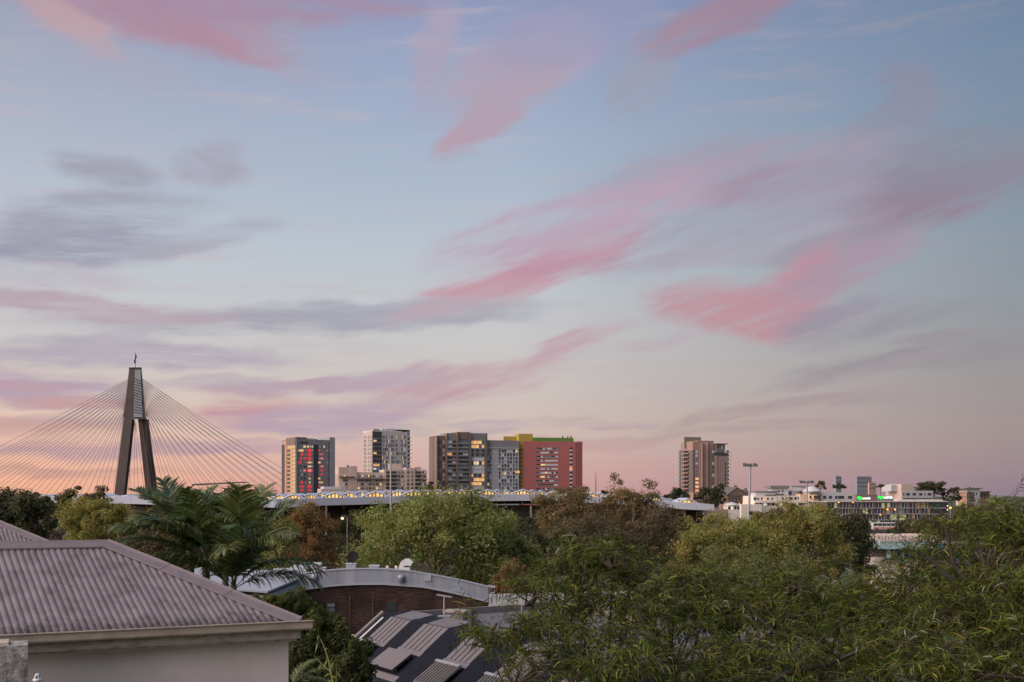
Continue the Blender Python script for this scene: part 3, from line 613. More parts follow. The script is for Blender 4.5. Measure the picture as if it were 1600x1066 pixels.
# ------------------------------------------------------------------ long market roof with lit gables
def market():
    D = 350.0
    rf = mat('pale_lavender_roof_metal', (0.50, 0.55, 0.68), .45, var=.08, scale=.15, stretch=(1, .2, 1)); fas = mat('roof_fascia_metal', (0.50, 0.55, 0.70), .5, var=.08, scale=.4, stretch=(6, 6, .3))
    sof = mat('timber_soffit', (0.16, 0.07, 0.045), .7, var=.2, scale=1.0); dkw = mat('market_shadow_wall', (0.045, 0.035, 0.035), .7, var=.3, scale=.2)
    lit = glow('skylight_glass', (1.0, 0.68, 0.27), .7); lit2 = glow('skylight_glass_dim', (0.85, 0.5, 0.16), .55); mul = mat('skylight_mullion', (0.16, 0.12, 0.08), .6)
    g = thing('market_hall', 'long market hall with a wavy pale metal roof and rows of lit gable skylights', 'market hall', (0, D, 3))
    prof = [(60, 776, 786), (180, 775.5, 787), (260, 776, 789), (330, 777.5, 791), (400, 779.5, 792), (440, 780, 794), (500, 778.6, 790.2), (560, 777, 788.6), (640, 774.8, 786), (720, 773, 784), (800, 772.4, 782.6), (850, 772.6, 782.6), (900, 775, 785), (960, 777.5, 787.6), (1010, 780.5, 790), (1060, 785, 795.6), (1116, 788.2, 798.2)]
    px = np.arange(60, 1117, 4.0); top = np.interp(px, [p[0] for p in prof], [p[1] for p in prof]); bot = np.interp(px, [p[0] for p in prof], [p[2] for p in prof])
    front = [D + 14 * math.sin(max(0, (x - 430) / 690) * math.pi) + max(0, 430 - x) * .10 for x in px]
    fm, rm, sm = MB(), MB(), MB()
    for i in range(len(px) - 1):
        a, b = W(px[i], top[i], front[i]), W(px[i + 1], top[i + 1], front[i + 1]); c, d = W(px[i], bot[i], front[i] + .8), W(px[i + 1], bot[i + 1], front[i + 1] + .8)
        fm.poly([a, b, d, c], [(3, 2, 1, 0)])
        e, f_ = a + Vector((0, 70, .4)), b + Vector((0, 70, .4)); rm.poly([a, b, f_, e], [(0, 1, 2, 3)])
        h, k = c + Vector((0, 60, -1.5)), d + Vector((0, 60, -1.5)); sm.poly([c, d, k, h], [(3, 2, 1, 0)])
    fm.build('fascia', fas, g); rm.build('roof_deck', rf, g); sm.build('soffit', sof, g)
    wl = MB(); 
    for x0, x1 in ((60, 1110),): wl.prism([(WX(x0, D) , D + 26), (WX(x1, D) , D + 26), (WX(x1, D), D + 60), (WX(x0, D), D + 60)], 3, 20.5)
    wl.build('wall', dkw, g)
    beam = MB()
    for i in range(0, len(px) - 8, 7):
        c = W(px[i], bot[i], front[i] + 1); beam.box((c.x, c.y + 14, c.z - .75), (.35, 26, .9))
    for x in range(110, 1110, 5 * 16):
        p = W(x, 790, D + 6); MB().tube([(p.x, p.y, 3), (p.x, p.y, p.z - .2)], .4, 8).build('column', BRN, g)
    beam.build('soffit_beams', sof, g)['kind'] = 'stuff'
    # gable skylights: (peak column, peak row, half width, distance behind the edge)
    pk = [(73, 772.4, 13, 30), (99, 773, 12, 24), (150, 771, 15, 34), (200, 773.2, 16, 28), (250, 772, 15, 36), (300, 773.6, 16, 34), (351, 776.4, 20, 22), (374, 775, 14, 40), (396, 773.5, 16, 34), (417, 772.8, 16, 26), (437, 771.5, 16, 22), (459, 770.8, 20, 10), (484, 770.4, 19, 16), (501, 768, 17, 34), (523, 768, 24, 12), (546, 767.3, 17, 22), (563, 766.2, 16, 42), (587, 766.6, 25, 12), (604, 765.6, 18, 34), (622, 764.9, 20, 28), (646, 764.9, 24, 14), (665, 765, 18, 26),
          (684, 764.6, 18, 40), (704, 764.4, 20, 26), (722, 764.5, 18, 16), (737, 764.8, 16, 38), (762, 764, 22, 8), (776.5, 764.4, 14, 22), (790.5, 765, 14, 34), (817, 763.8, 22, 8), (831.5, 764.8, 14, 24), (845, 766, 13, 36), (866, 766.4, 18, 20), (886, 767, 17, 32), (906, 768, 19, 12), (925, 768.4, 15, 22), (938, 769.6, 13, 32), (956, 771.4, 17, 14), (976, 772.4, 17, 24), (1000, 774, 17, 30), (1024, 775.5, 19, 8), (1036, 777.2, 14, 26), (1046, 779, 12, 40), (1074, 778, 18, 6)]
    for j, (x, y, hw, db) in enumerate(pk):
        yb = np.interp(x, px, top) + .4; Df = float(np.interp(x, px, front)) + db * .45
        p = W(x, y, Df); w = hw / F * Df; zb = WZ(yb, Df); h = p.z - zb
        gl = tag(bpy.data.objects.new('gable_skylight', None)); put(gl, g); gl.location = (p.x, p.y - D, zb - 3)
        roofm = MB(); L = 16
        for sgn in (-1, 1):     # folded roof wings, thick enough to show an edge
            A = [(0, -1.2, h), (sgn * w * .55, -.6, h * .55), (sgn * w * 1.08, 0, -.2)]
            for (q0, q1) in zip(A, A[1:]):
                t = .42
                roofm.hexa([(q0[0], q0[1], q0[2] - t), (q1[0], q1[1], q1[2] - t), (q1[0], q1[1], q1[2]), (q0[0], q0[1], q0[2])], [(q0[0], L, q0[2] - t), (q1[0], L, q1[2] - t), (q1[0], L, q1[2]), (q0[0], L, q0[2])])
        ob('gable_roof', roofm.mesh('gable_roof', rf), gl)
        n = 6 if hw > 18 else 4
        for k in range(n):
            f0, f1 = -0.72 + 1.44 * k / n, -0.72 + 1.44 * (k + 1) / n; gap = .04
            def hgt(f): return max(0.05, h * (1 - abs(f) * .9) - .62)
            x0, x1 = (f0 + gap) * w, (f1 - gap) * w; hs = [hgt(f0 + gap), hgt(f1 - gap)]
            pane = MB().poly([(x0, .5, .12), (x1, .5, .12), (x1, .5, hs[1]), (x0, .5, hs[0]), (x0, .62, .12), (x1, .62, .12), (x1, .62, hs[1]), (x0, .62, hs[0])], [(0, 1, 2, 3), (7, 6, 5, 4), (0, 4, 5, 1), (1, 5, 6, 2), (2, 6, 7, 3), (3, 7, 4, 0)])
            dim = (j * 7 + k * 3) % 5 == 0 or (x > 665 and k == n - 1) or x < 130
            ob('pane', pane.mesh('pane', lit2 if dim else lit), gl)
        ob('back_wall', MB().box((0, 1.0, h * .35), (w * 1.5, .3, max(.2, h * .55))).mesh('back_wall', mul), gl)
        # low eave slab that closes the gable towards the edge
        ob('apron', MB().box((0, .9, -.1), (w * 2.0, 2.6, .3)).mesh('apron', rf), gl)
    # right end: low white annexe
    a = W(1098, 796, 380); an = MB().prism([(a.x, 380), (a.x + 9, 380), (a.x + 9, 392), (a.x, 392)], 3, a.z).build('annexe', mat('pink_brown_annexe', (0.34, 0.26, 0.24), .8), g)
market()

# ------------------------------------------------------------------ right-hand ridge: white apartments, office, far towers, houses
def gable_house():
    b = Bld('brick_house', 'old brown brick gabled house on the ridge beside the tall flood light', 1132, 1137, 1180, 600, 16, zg=14)
    bw = mat('old_brown_brick', (0.24, 0.16, 0.13), .9, var=.15, scale=.4); rf = mat('slate_roof', (0.12, 0.115, 0.12), .8)
    b.mass('wall', 1137, 1180, 774, bw, back=12)
    P = [b.pt('B', b.u('B', x), .6) for x in (1134.5, 1151, 1168)]; zt = b.z(762.5); ze = b.z(774.5); bk = b.nB * -14
    m = MB(); q = [(P[0].x, P[0].y, ze), (P[1].x, P[1].y, zt), (P[2].x, P[2].y, ze)]
    m.poly(q + [(x + bk.x, y + bk.y, z) for x, y, z in q], [(0, 2, 1), (3, 4, 5), (0, 1, 4, 3), (1, 2, 5, 4), (2, 0, 3, 5)]); m.build('gable', bw, b.root)
    m = MB()
    for (a, c) in ((0, 1), (1, 2)):
        A, Bq = Vector(q[a]), Vector(q[c]); up = Vector((0, 0, .5)); k = Vector((bk.x, bk.y, 0)); n3 = Vector((b.nB.x, b.nB.y, 0)) * .4
        m.hexa([A + n3, Bq + n3, Bq + n3 + up, A + n3 + up], [A + k, Bq + k, Bq + k + up, A + k + up])
    rfo = m.build('roof', rf, b.root)
    p = b.pt('B', b.u('B', 1150), -2); MB().prism([(p.x, p.y), (p.x + 1.6, p.y), (p.x + 1.6, p.y + 1.6), (p.x, p.y + 1.6)], zt - 1, zt + 1.6).build('chimney', bw, rfo)
    p = b.pt('B', b.u('B', 1169), -4); MB().prism([(p.x, p.y), (p.x + 1.4, p.y), (p.x + 1.4, p.y + 1.4), (p.x, p.y + 1.4)], ze, zt).build('chimney', bw, rfo)
    hip = MB(); A = b.pt('B', b.u('B', 1158), -3); C = b.pt('B', b.u('B', 1181), -3)
    hip.poly([(A.x, A.y, ze), (C.x, C.y, ze), (C.x, C.y + 9, ze), (A.x, A.y + 9, ze), (A.x, A.y + 4.5, zt - .8), (C.x - 3, C.y + 4.5, zt - .8)], [(0, 1, 5, 4), (1, 2, 5), (2, 3, 4, 5), (3, 0, 4)]); hip.build('rear_roof', rf, rfo)
    for x in (1139, 1144, 1149, 1154, 1160, 1166, 1172): b.win('B', x, x + 2.2, 777.5, 781.5, GL); b.win('B', x, x + 2.2, 785, 789, GL if x % 2 else LITO)
    b.win('B', 1137.4, 1178, 783, 784, BRN, 'balcony', 1.2, 1.0)
gable_house()

def white_apartments():
    wh = mat('warm_white_render', (0.78, 0.70, 0.64), .75, var=.05, scale=.2); gy = mat('pale_grey_render', (0.55, 0.55, 0.58), .7); tan = mat('peach_render', (0.72, 0.54, 0.40), .75); rf = mat('grey_metal_roof', (0.22, 0.21, 0.22), .6)
    b = Bld('apartment_block', 'low white terraced apartments with a shallow metal dome on the ridge', 1174.5, 1177, 1336, 560, 10, zg=12)
    b.mass('wall', 1177, 1213, 775, wh, off=.6, back=14); b.mass('wall', 1212, 1256, 774.5, wh, off=-.4, back=14); b.mass('wall', 1283, 1336, 769.5, gy, off=-.6, back=14); b.mass('corner_wall', 1250, 1258, 772, tan, off=.3, back=6)
    b.mass('low_storey', 1150, 1182, 788, wh, off=7, back=8); b.mass('terrace', 1176.5, 1260, 783.8, wh, off=2, back=4, ybot=786)
    b.mass('upper_storey', 1184, 1216, 769, gy, off=-3, back=10, ybot=776); b.mass('upper_roof', 1182, 1217, 767.4, rf, off=-2.4, back=11, ybot=769)
    b.mass('upper_storey', 1212, 1237, 762.5, gy, off=-4, back=10, ybot=776); b.mass('upper_roof', 1208, 1237.4, 759, rf, off=-3.2, back=12, ybot=762.8); b.mass('upper_storey', 1238, 1262, 767, GLB, off=-6, back=6, ybot=776); b.mass('upper_roof', 1248, 1275, 759, rf, off=-9, back=8, ybot=762); b.mass('upper_storey', 1245, 1258, 761.6, gy, off=-8, back=6, ybot=774)
    c = b.pt('B', b.u('B', 1269.5), -1.0); r = 13 / F * 560
    MB().lathe((c.x, c.y, 12), [(r * .92, 0), (r * .92, WZ(768.5, c.y) - 12)], 20).build('rotunda', tan, b.root)
    MB().lathe((c.x, c.y, WZ(768.8, c.y)), [(r * 1.12, 0), (r * 1.12, .5), (r * .95, .9), (r * .7, 1.9), (r * .38, 2.7), (r * .05, 3.0)], 24).build('dome', LGR, b.root, smooth=True)
    for k in range(5): b.win('B', 1261 + k * 3.5, 1263.8 + k * 3.5, 774.8, 779.2, LITO if k == 1 else GL, off=3.0); b.win('B', 1261 + k * 3.5, 1263.8 + k * 3.5, 769.8, 772.6, GLB, off=3.0)
    for x in (1176.6, 1179.2, 1182.8, 1188.5, 1192.8, 1198, 1204.8): b.win('B', x, x + 2, 777.6, 781.6, GL if x != 1192.8 else LITO, off=.7)
    for x0, x1 in ((1222.5, 1225), (1228, 1229.4), (1234, 1239), (1241.5, 1245.4), (1247, 1248.6), (1250, 1252)): b.win('B', x0, x1, 777, 781, GL, off=-.3)
    for k in range(12): b.win('B', 1180 + k * 6.2, 1184.2 + k * 6.2, 786.4, 790, (GL, GL, LITW, BRN)[k % 4], off=.7)
    for x0, x1 in ((1287, 1291.4), (1296, 1300.6), (1305.6, 1309), (1310, 1319.6), (1326, 1332)): b.win('B', x0, x1, 775, 779.4, GL, off=-.5); b.win('B', x0, x1, 783, 787, GL, off=-.5)
    for x in (1221, 1227): b.win('B', x, x + 2, 766, 769, GL, off=-3.9)
    b.mass('planter', 1214, 1226, 772.2, mat('roof_garden', (0.06, 0.06, 0.035), .9), off=-.6, back=2, ybot=774.6); b.mass('planter', 1198, 1212, 773.4, mat('roof_garden', (0.06, 0.06, 0.035), .9), off=.3, back=2, ybot=775.2)
    b.win('B', 1178, 1260, 783, 783.5, LGR, 'railing', .1, 2.2)
    p = Bld('pavilion', 'small white pavilion with a domed metal roof below the gabled house', 1136, 1137, 1156, 430, 8, zg=6)
    p.mass('wall', 1137, 1156, 789.5, wh, back=5); c = p.pt('B', p.wB / 2, -2.5)
    MB().lathe((c.x, c.y, WZ(789.8, c.y)), [(3.2, 0), (3.1, .15), (2.2, .75), (1.0, 1.15), (.2, 1.3)], 20).build('roof', LGR, p.root, smooth=True)
    for k in range(4): p.win('B', 1138 + k * 4.6, 1141 + k * 4.6, 791.5, 796, (GL, LITW, GL, GL)[k])
white_apartments()

def office():
    b = Bld('office_building', 'long four storey brown glass office with two green and white roof signs', 1288, 1292, 1480, 480, 6, zg=3)
    br = mat('bronze_panel', (0.16, 0.125, 0.11), .5, var=.12, scale=.3); ln = mat('pale_slab_edge', (0.52, 0.48, 0.46), .6); nv = mat('navy_glass', (0.035, 0.045, 0.075), .12, spec=.8, var=.3, scale=.4)
    b.mass('wall', 1292, 1453, 784.4, br, back=18); b.mass('glass_wing', 1453, 1480, 784, nv, off=.3, back=18); b.mass('roof_slab', 1291, 1480.5, 783.2, ln, off=1.0, back=18, ybot=784.6)
    b.mass('undercroft', 1300, 1420, 823, mat('undercroft_wall', (0.2, 0.15, 0.14), .8), off=-1, back=10)
    rnd = random.Random(6)
    for f in range(4):
        y = 785.6 + f * 9.2
        b.win('B', 1292, 1480, y + 8.1, y + 8.9, ln, 'slab_edge', .6, .6)
        x = 1294.0; k = 0
        while x < 1452:
            w = rnd.choice((3.2, 3.6, 4.0)); q = rnd.random()
            m = LITG if (q < .09 or (f == 2 and 1390 < x < 1425 and q < .5) or (f == 0 and 1378 < x < 1390) or (f == 1 and 1340 < x < 1354)) else (GLB if q < .25 else nv)
            if q > .93: m = mat('orange_blind', (0.45, 0.24, 0.15), .6)
            b.win('B', x, x + w, y + .5, y + 7.8, m, off=.1); b.win('B', x + w + .1, x + w + .6, y, y + 8, ln, 'mullion', .25, .25)
            x += w + (1.2 if k % 3 != 2 else 5.2); k += 1
        for k in range(6): b.win('B', 1454 + k * 4.4, 1458 + k * 4.4, y + .4, y + 7.8, nv if k % 2 else GL, off=.42)
    b.mass('sign_box', 1340, 1372, 772.6, BRN, off=-1, back=4, ybot=783.4); b.mass('sign_box', 1371.5, 1397, 775, DKG, off=-.5, back=3, ybot=783.4)
    gm = glow('green_sign', (0.03, 0.85, 0.08), 1.0); wm = glow('white_sign', (0.9, 0.97, 0.92), 1.0)
    def sign(x0, xm, x1, y0, y1, off):
        s = bpy.data.objects.new('sign', None); put(s, b.root)
        def face(px, py): u = b.u('B', px); p = b.pt('B', u, off); return Vector((p.x, p.y, WZ(py, p.y)))
        em = MB(); o = face((x0 + xm) / 2, (y0 + y1) / 2); w = (xm - x0) / F * 480 / 2; h = (y1 - y0) / F * 480 / 2
        for cx, s_ in ((-.42, 1), (.42, -1)):     # two joined leaf-like lobes
            pts = [(math.cos(a) * w * .58 + cx * w, math.sin(a) * h * .62 + s_ * h * .10) for a in np.linspace(0, 2 * math.pi, 14, endpoint=False)]
            n = len(pts); em.poly([(o.x + x, o.y, o.z + z) for x, z in pts] + [(o.x + x, o.y + .12, o.z + z) for x, z in pts], [tuple(range(n))[::-1], tuple(range(n, 2 * n))] + [(i, (i + 1) % n, (i + 1) % n + n, i + n) for i in range(n)])
        em.box((o.x + w * .02, o.y + .05, o.z - h * .55), (w * .34, .14, h * .9)); em.build('emblem', gm, s)
        cu = bpy.data.curves.new('lettering', 'FONT'); cu.body = 'australia'; cu.extrude = .05; cu.offset = .03; cu.materials.append(wm); tw = (x1 - xm) / F * 480
        cu.size = 1.0; to = bpy.data.objects.new('lettering', cu); col.objects.link(to); to.parent = s; bpy.context.view_layer.update()
        q = face(xm + .3, y0 + (y1 - y0) * .76); k = tw / max(.1, to.dimensions.x)
        me = bpy.data.meshes.new_from_object(to.evaluated_get(bpy.context.evaluated_depsgraph_get())); me.name = 'lettering'; bpy.data.objects.remove(to)
        to = put(bpy.data.objects.new('lettering', me), s); to.rotation_euler = (R(90), 0, b.ph); to.scale = (k, k * 1.25, 1); to.matrix_parent_inverse = PW(b.root).inverted(); to.location = q
    sign(1340.5, 1348.5, 1361.5, 774.4, 782, -.7); sign(1372, 1380.5, 1395.5, 774, 780.4, -.2)
    b.mass('white_parapet', 1410, 1480, 781, WHT, off=-4, back=10, ybot=783.4)
office()

def ridge_right():
    wh = mat('white_block_render', (0.62, 0.60, 0.61), .75, var=.05); pk = mat('pink_side_wall', (0.68, 0.52, 0.46), .8); rf = mat('grey_metal_roof', (0.22, 0.21, 0.22), .6)
    b = Bld('apartment_block', 'white boxy apartment block with square windows right of the roof signs', 1397, 1409, 1458, 560, 22, zg=12)
    b.mass('wall', 1409, 1458, 767, wh, back=12); b.mass('side_wall', 1408.6, 1389, 757, pk, off=.2, back=8, face='A'); b.mass('upper_storey', 1399, 1428, 757.5, LGR, off=-3, back=10, ybot=768); b.mass('roof_terrace', 1418, 1440, 761, rf, off=-1, back=8, ybot=763); b.mass('recess', 1411, 1457, 778, BRN, off=.1, back=1, ybot=780)
    for x0, x1 in ((1411, 1413), (1416, 1421.5), (1426, 1431), (1436, 1441), (1444.5, 1446), (1449.5, 1455)): b.win('B', x0, x1, 770.6, 774.4, GL); b.win('B', x0, x1, 781, 785, GL)
    b = Bld('hill_house', 'white cubic house with dark flat roofs on the far right ridge', 1497, 1511, 1532, 620, 25, 'house', zg=14)
    b.mass('wall', 1511, 1531, 764, wh, back=8); b.mass('roof', 1506, 1533, 762.4, rf, off=1, back=10, ybot=764); b.mass('roof_vent', 1518, 1521, 761, BRN, off=-2, back=2, ybot=763)
    b.mass('wing', 1531, 1547, 769, mat('brick_red_brown', (0.32, 0.2, 0.16), .85), off=-.4, back=7); b.mass('wing_roof', 1531, 1548, 767.6, rf, off=.6, back=8, ybot=769); b.mass('side_wing', 1511, 1497, 769, SAL, off=.1, back=6, face='A')
    for k in range(3): b.win('B', 1533 + k * 4.6, 1536.6 + k * 4.6, 771, 777, GL, off=-.3)
    b.win('B', 1525, 1526.6, 770, 774, GL); b.win('B', 1514, 1515, 767, 769, GL)
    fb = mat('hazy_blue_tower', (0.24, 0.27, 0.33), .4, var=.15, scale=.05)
    for (n, lab, xL, xC, xR, yt, D, m) in (('office_tower', 'slender pale blue tower far behind the ridge trees', 1303, 1306, 1315, 744.6, 1500, fb), ('office_tower', 'broad blue glass tower far behind the roof signs', 1337, 1339, 1362, 745.4, 1600, fb), ('office_tower', 'short orange lit tower beside the broad blue glass tower', 1356, 1358, 1369, 754.6, 1300, mat('orange_lit_tower', (0.55, 0.34, 0.25), .7))):  # orange light on the short tower is put into its wall colour
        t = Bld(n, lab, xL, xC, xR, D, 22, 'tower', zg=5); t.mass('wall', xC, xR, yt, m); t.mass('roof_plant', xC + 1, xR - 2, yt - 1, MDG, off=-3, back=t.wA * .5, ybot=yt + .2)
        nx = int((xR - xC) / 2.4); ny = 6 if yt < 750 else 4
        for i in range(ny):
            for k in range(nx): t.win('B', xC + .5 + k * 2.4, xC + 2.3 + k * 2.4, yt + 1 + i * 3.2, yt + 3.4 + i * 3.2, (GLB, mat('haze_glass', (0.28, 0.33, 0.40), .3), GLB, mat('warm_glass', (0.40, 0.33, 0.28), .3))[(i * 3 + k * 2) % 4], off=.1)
ridge_right()

def grandstand():
    b = Bld('grandstand', 'low racecourse grandstand with a ribbed pale roof and light blue fascia', 1360, 1366, 1470, 235, 4)
    pb = mat('pale_blue_fascia', (0.36, 0.50, 0.56), .6, var=.1); rb = mat('ribbed_roof', (0.50, 0.44, 0.42), .7, var=.1); cw = mat('warm_concrete', (0.55, 0.48, 0.43), .8); bl = mat('blue_post', (0.06, 0.16, 0.28), .5)
    b.mass('wall', 1366, 1470, 871, cw, back=6); b.mass('back_wall', 1366, 1470, 848, BRN, off=-5, back=2)
    b.mass('fascia', 1366, 1470, 846, pb, off=3, back=1, ybot=857); b.mass('roof', 1366, 1470, 842.5, rb, off=3.2, back=14, ybot=845.8)
    for k in range(20): b.mass('roof_rib', 1367 + k * 5.2, 1369.4 + k * 5.2, 836 + (k % 2) * .6, cw, off=1.0, back=10, ybot=842.6)
    for k in range(9): b.mass('post', 1386 + k * 10, 1388 + k * 10, 857, bl if k % 2 else pb, off=1.5, back=.4, ybot=873)
    for k in range(8): b.win('B', 1368 + k * 9, 1375 + k * 9, 860, 869, (GL, LITW, GLB, GL)[k % 4], off=-4.8)
    h = Bld('shed', 'blue clad shed glimpsed through the right-hand foliage', 1500, 1502, 1545, 200, 6)
    h.mass('wall', 1502, 1545, 852, mat('bright_blue_cladding', (0.06, 0.15, 0.30), .6, var=.1), back=10); h.mass('roof', 1500, 1547, 849, LGR, off=.5, back=11, ybot=852)
    for k in range(4): h.win('B', 1505 + k * 10, 1511 + k * 10, 862, 872, GL)
    # bus added in place of the light trails of vehicles passing the office
    D = 400; p = W(1380, 829, D); z0 = WZ(829, D); t = thing('bus', 'white bus with a red stripe, added in place of vehicle light trails below the office', 'bus', (p.x, D, z0))
    MB().box((p.x, D, z0 + 1.75), (8.5, 2.4, 2.5)).build('body', WHT, t); MB().box((p.x, D - 1.23, z0 + .95), (8.5, .06, .4)).build('stripe', mat('red_paint', (0.5, 0.05, 0.05), .5), t)
    for k in range(5): MB().box((p.x - 3.2 + k * 1.6, D - 1.24, z0 + 2.2), (1.4, .08, .9)).build('window', GL, t)
    for x in (-2.8, 2.6): MB().tube([(p.x + x, D - 1.25, z0 + .5), (p.x + x, D - .9, z0 + .5)], .5, 12).build('wheel', BLK, t)
    MB().prism([(p.x - 40, D - 4), (p.x + 60, D - 4), (p.x + 60, D + 8), (p.x - 40, D + 8)], 3, z0).build('street_embankment', mat('asphalt', (0.06, 0.058, 0.06), .9), None)['kind'] = 'structure'
grandstand()

def left_far():
    D = 620; g = mat('dark_skyline_building', (0.085, 0.075, 0.085), .7)
    b = Bld('harbour_building', 'dark waterside building under a thin cantilevered canopy behind the palm', 346, 350, 388, D, 12)
    b.mass('wall', 350, 371, 763, g, back=10); b.mass('wall', 371, 385, 766.4, g, off=-.5, back=10); b.mass('roof', 384, 391, 769, g, off=0, back=4, ybot=770)
    for x in (352, 374, 380): b.win('B', x, x + 1.6, 770.5, 774, LITW)
    b.mass('canopy_post', 356, 356.6, 755, BLK, off=-2, back=.6); b.mass('canopy_post', 361.5, 362, 756, BLK, off=-2, back=.6); b.mass('antenna', 358.6, 359, 747.5, BLK, off=-2, back=.3, ybot=764)
    cpy = MB(); A = [W(300, 756, D - 6), W(380, 752.8, D - 6), W(381, 753.6, D - 6), W(300, 758.4, D - 6)]; cpy.hexa(A, [a + Vector((0, 14, 0)) for a in A]).build('canopy', mat('canopy_metal', (0.13, 0.13, 0.15), .6), b.root)
    c = W(396, 777, 520); t = thing('clock_cupola', 'small roof cupola with a pointed cap silhouetted beside the bridge cables', 'cupola', (c.x, c.y, 3))
    MB().lathe((c.x, c.y, 3), [(1.5, 0), (1.5, c.z - 3)], 12).build('tower', g, t); MB().lathe(c, [(1.1, 0), (1.1, 1.2), (1.5, 1.3), (1.2, 1.8), (.5, 2.2), (.25, 2.9), (.05, 3.2)], 12).build('cap', mat('cupola_copper', (0.16, 0.11, 0.11), .7), t)
    m = W(931, 775, 900); tag(MB().tube([(m.x, 900, 3), (m.x, 900, WZ(752, 900)), (m.x, 900, WZ(735, 900))], [.55, .35, .08], 6).build('radio_mast', mat('mast_steel', (0.12, 0.10, 0.10), .6)), 'thin radio mast standing alone right of the red slab building', 'mast')
left_far()

# ------------------------------------------------------------------ flood-light poles and lamps
def poles():
    st = mat('galvanised_pole', (0.34, 0.36, 0.40), .45, metal=.3, var=.1); hd = mat('lamp_housing', (0.09, 0.09, 0.10), .5)
    def pole(x, yt, D, r, label, heads, bar, lean=0):
        p = W(x, yt, D); t = thing('flood_light', label, 'flood light', (p.x, D, ground_z(p.x, D)), 'flood lights round the park')
        MB().tube([(p.x - lean, D, ground_z(p.x, D)), (p.x - lean * .5, D, (p.z + 3) / 2), (p.x, D, p.z)], [r * 1.5, r * 1.2, r * .8], 10).build('pole', st, t)
        if bar: MB().box((p.x + bar[2], D, p.z + .1), (bar[0], .25, .25)).build('crossbar', st, t)
        for (dx, dy, dz, s) in heads:
            h = MB().hexa([(p.x + dx - s, D - .5 + dy, p.z + dz), (p.x + dx + s, D - .5 + dy, p.z + dz), (p.x + dx + s, D + .6 + dy, p.z + dz + .35), (p.x + dx - s, D + .6 + dy, p.z + dz + .35)], [(p.x + dx - s, D - .4 + dy, p.z + dz + .4), (p.x + dx + s, D - .4 + dy, p.z + dz + .4), (p.x + dx + s, D + .5 + dy, p.z + dz + .7), (p.x + dx - s, D + .5 + dy, p.z + dz + .7)]).build('lamp_head', hd, t)
    pole(610.5, 699, 290, .22, 'tall flood light pole in front of the beige complex', [(-.6, 0, 0, .55), (.7, 0, .1, .6), (-.1, 0, .35, .4)], None)
    pole(1172.5, 729, 250, .26, 'tall flood light pole with three lamp heads left of the white apartments', [(-1.25, 0, .1, .42), (-.1, 0, 0, .48), (1.15, 0, .05, .42)], (3.4, 0, 0), lean=.9)
    pole(1261, 755, 330, .3, 'shorter flood light pole with four lamp heads before the dome', [(-1.9, 0, .1, .35), (-.9, 0, 0, .4), (.5, 0, 0, .4), (1.6, 0, .1, .4)], (4.4, 0, 0), lean=.5)
    sod = glow('sodium_lamp', (1.0, 0.33, 0.05), 2.8); wht = glow('cool_lamp', (1.0, 0.78, 0.36), 2.0); red = glow('red_signal', (1.0, 0.02, 0.03), 1.6); grn = glow('green_lamp', (0.3, 1.0, 0.6), 2.0)
    L = [(1310.5, 785, 470, sod, .32, 'above the left end of the office'), (1332.6, 785, 470, sod, .32, 'below the first roof sign'), (1386.8, 796, 300, sod, .26, 'before the office, left of a pair'), (1398.6, 796.2, 300, sod, .26, 'before the office, right of a pair'), (1375.6, 804.4, 300, sod, .2, 'low before the middle of the office'), (1485, 793.6, 260, sod, .30, 'bright beside the office corner'), (1500, 794.4, 280, sod, .22, 'dimmer, right of the office corner'), (1580, 791.6, 250, sod, .28, 'at the far right above the foliage'),
         (1480.6, 790.6, 300, wht, .16, 'on the office corner, upper of two'), (1480.4, 796.6, 300, wht, .16, 'on the office corner, lower of two'), (535, 810, 215, wht, .30, 'glowing among trees under the market roof'), (417, 764.2, 560, wht, .3, 'tiny beside the dark tower'), (160, 760, 560, wht, .3, 'tiny under the left bridge cables'), (1352, 815.8, 440, grn, .3, 'greenish at the foot of the office')]
    for (x, y, D, m, r, where) in L:
        p = W(x, y, D); gz = ground_z(p.x, D); t = thing('street_lamp', ('orange street lamp ' if m is sod else 'small pale lamp ') + where, 'street lamp', (p.x, D, gz), 'street lamps lit at dusk')
        MB().tube([(p.x + .9, D + .3, gz), (p.x + .9, D + .3, p.z + .2), (p.x + .5, D + .2, p.z + .55), (p.x, D, p.z + .5)], .07, 6).build('pole', hd if m is sod else st, t)
        MB().lathe((p.x, D, p.z - r * .8), [(r * .3, 0), (r * .85, r * .25), (r, r * .7), (r * .8, r * 1.2), (r * .2, r * 1.5)], 12).build('lamp', m, t, smooth=True)
        MB().box((p.x + .1, D + .1, p.z + .5), (.7, .4, .18)).build('hood', hd, t)
    for (x, y, D, where) in ((1410, 887, 150, 'beside the grandstand gap'), (1498, 888, 150, 'in front of the blue shed')):
        p = W(x, y, D); gz = ground_z(p.x, D); t = thing('traffic_light', 'red traffic signal ' + where, 'traffic light', (p.x, D, gz))
        MB().tube([(p.x, D + .3, gz), (p.x, D + .3, p.z + .4)], .07, 6).build('pole', hd, t); MB().box((p.x, D + .15, p.z - .25), (.36, .2, 1.05)).build('housing', hd, t); MB().tube([(p.x, D, p.z), (p.x, D + .06, p.z)], .2, 12).build('lens', red, t)
poles()

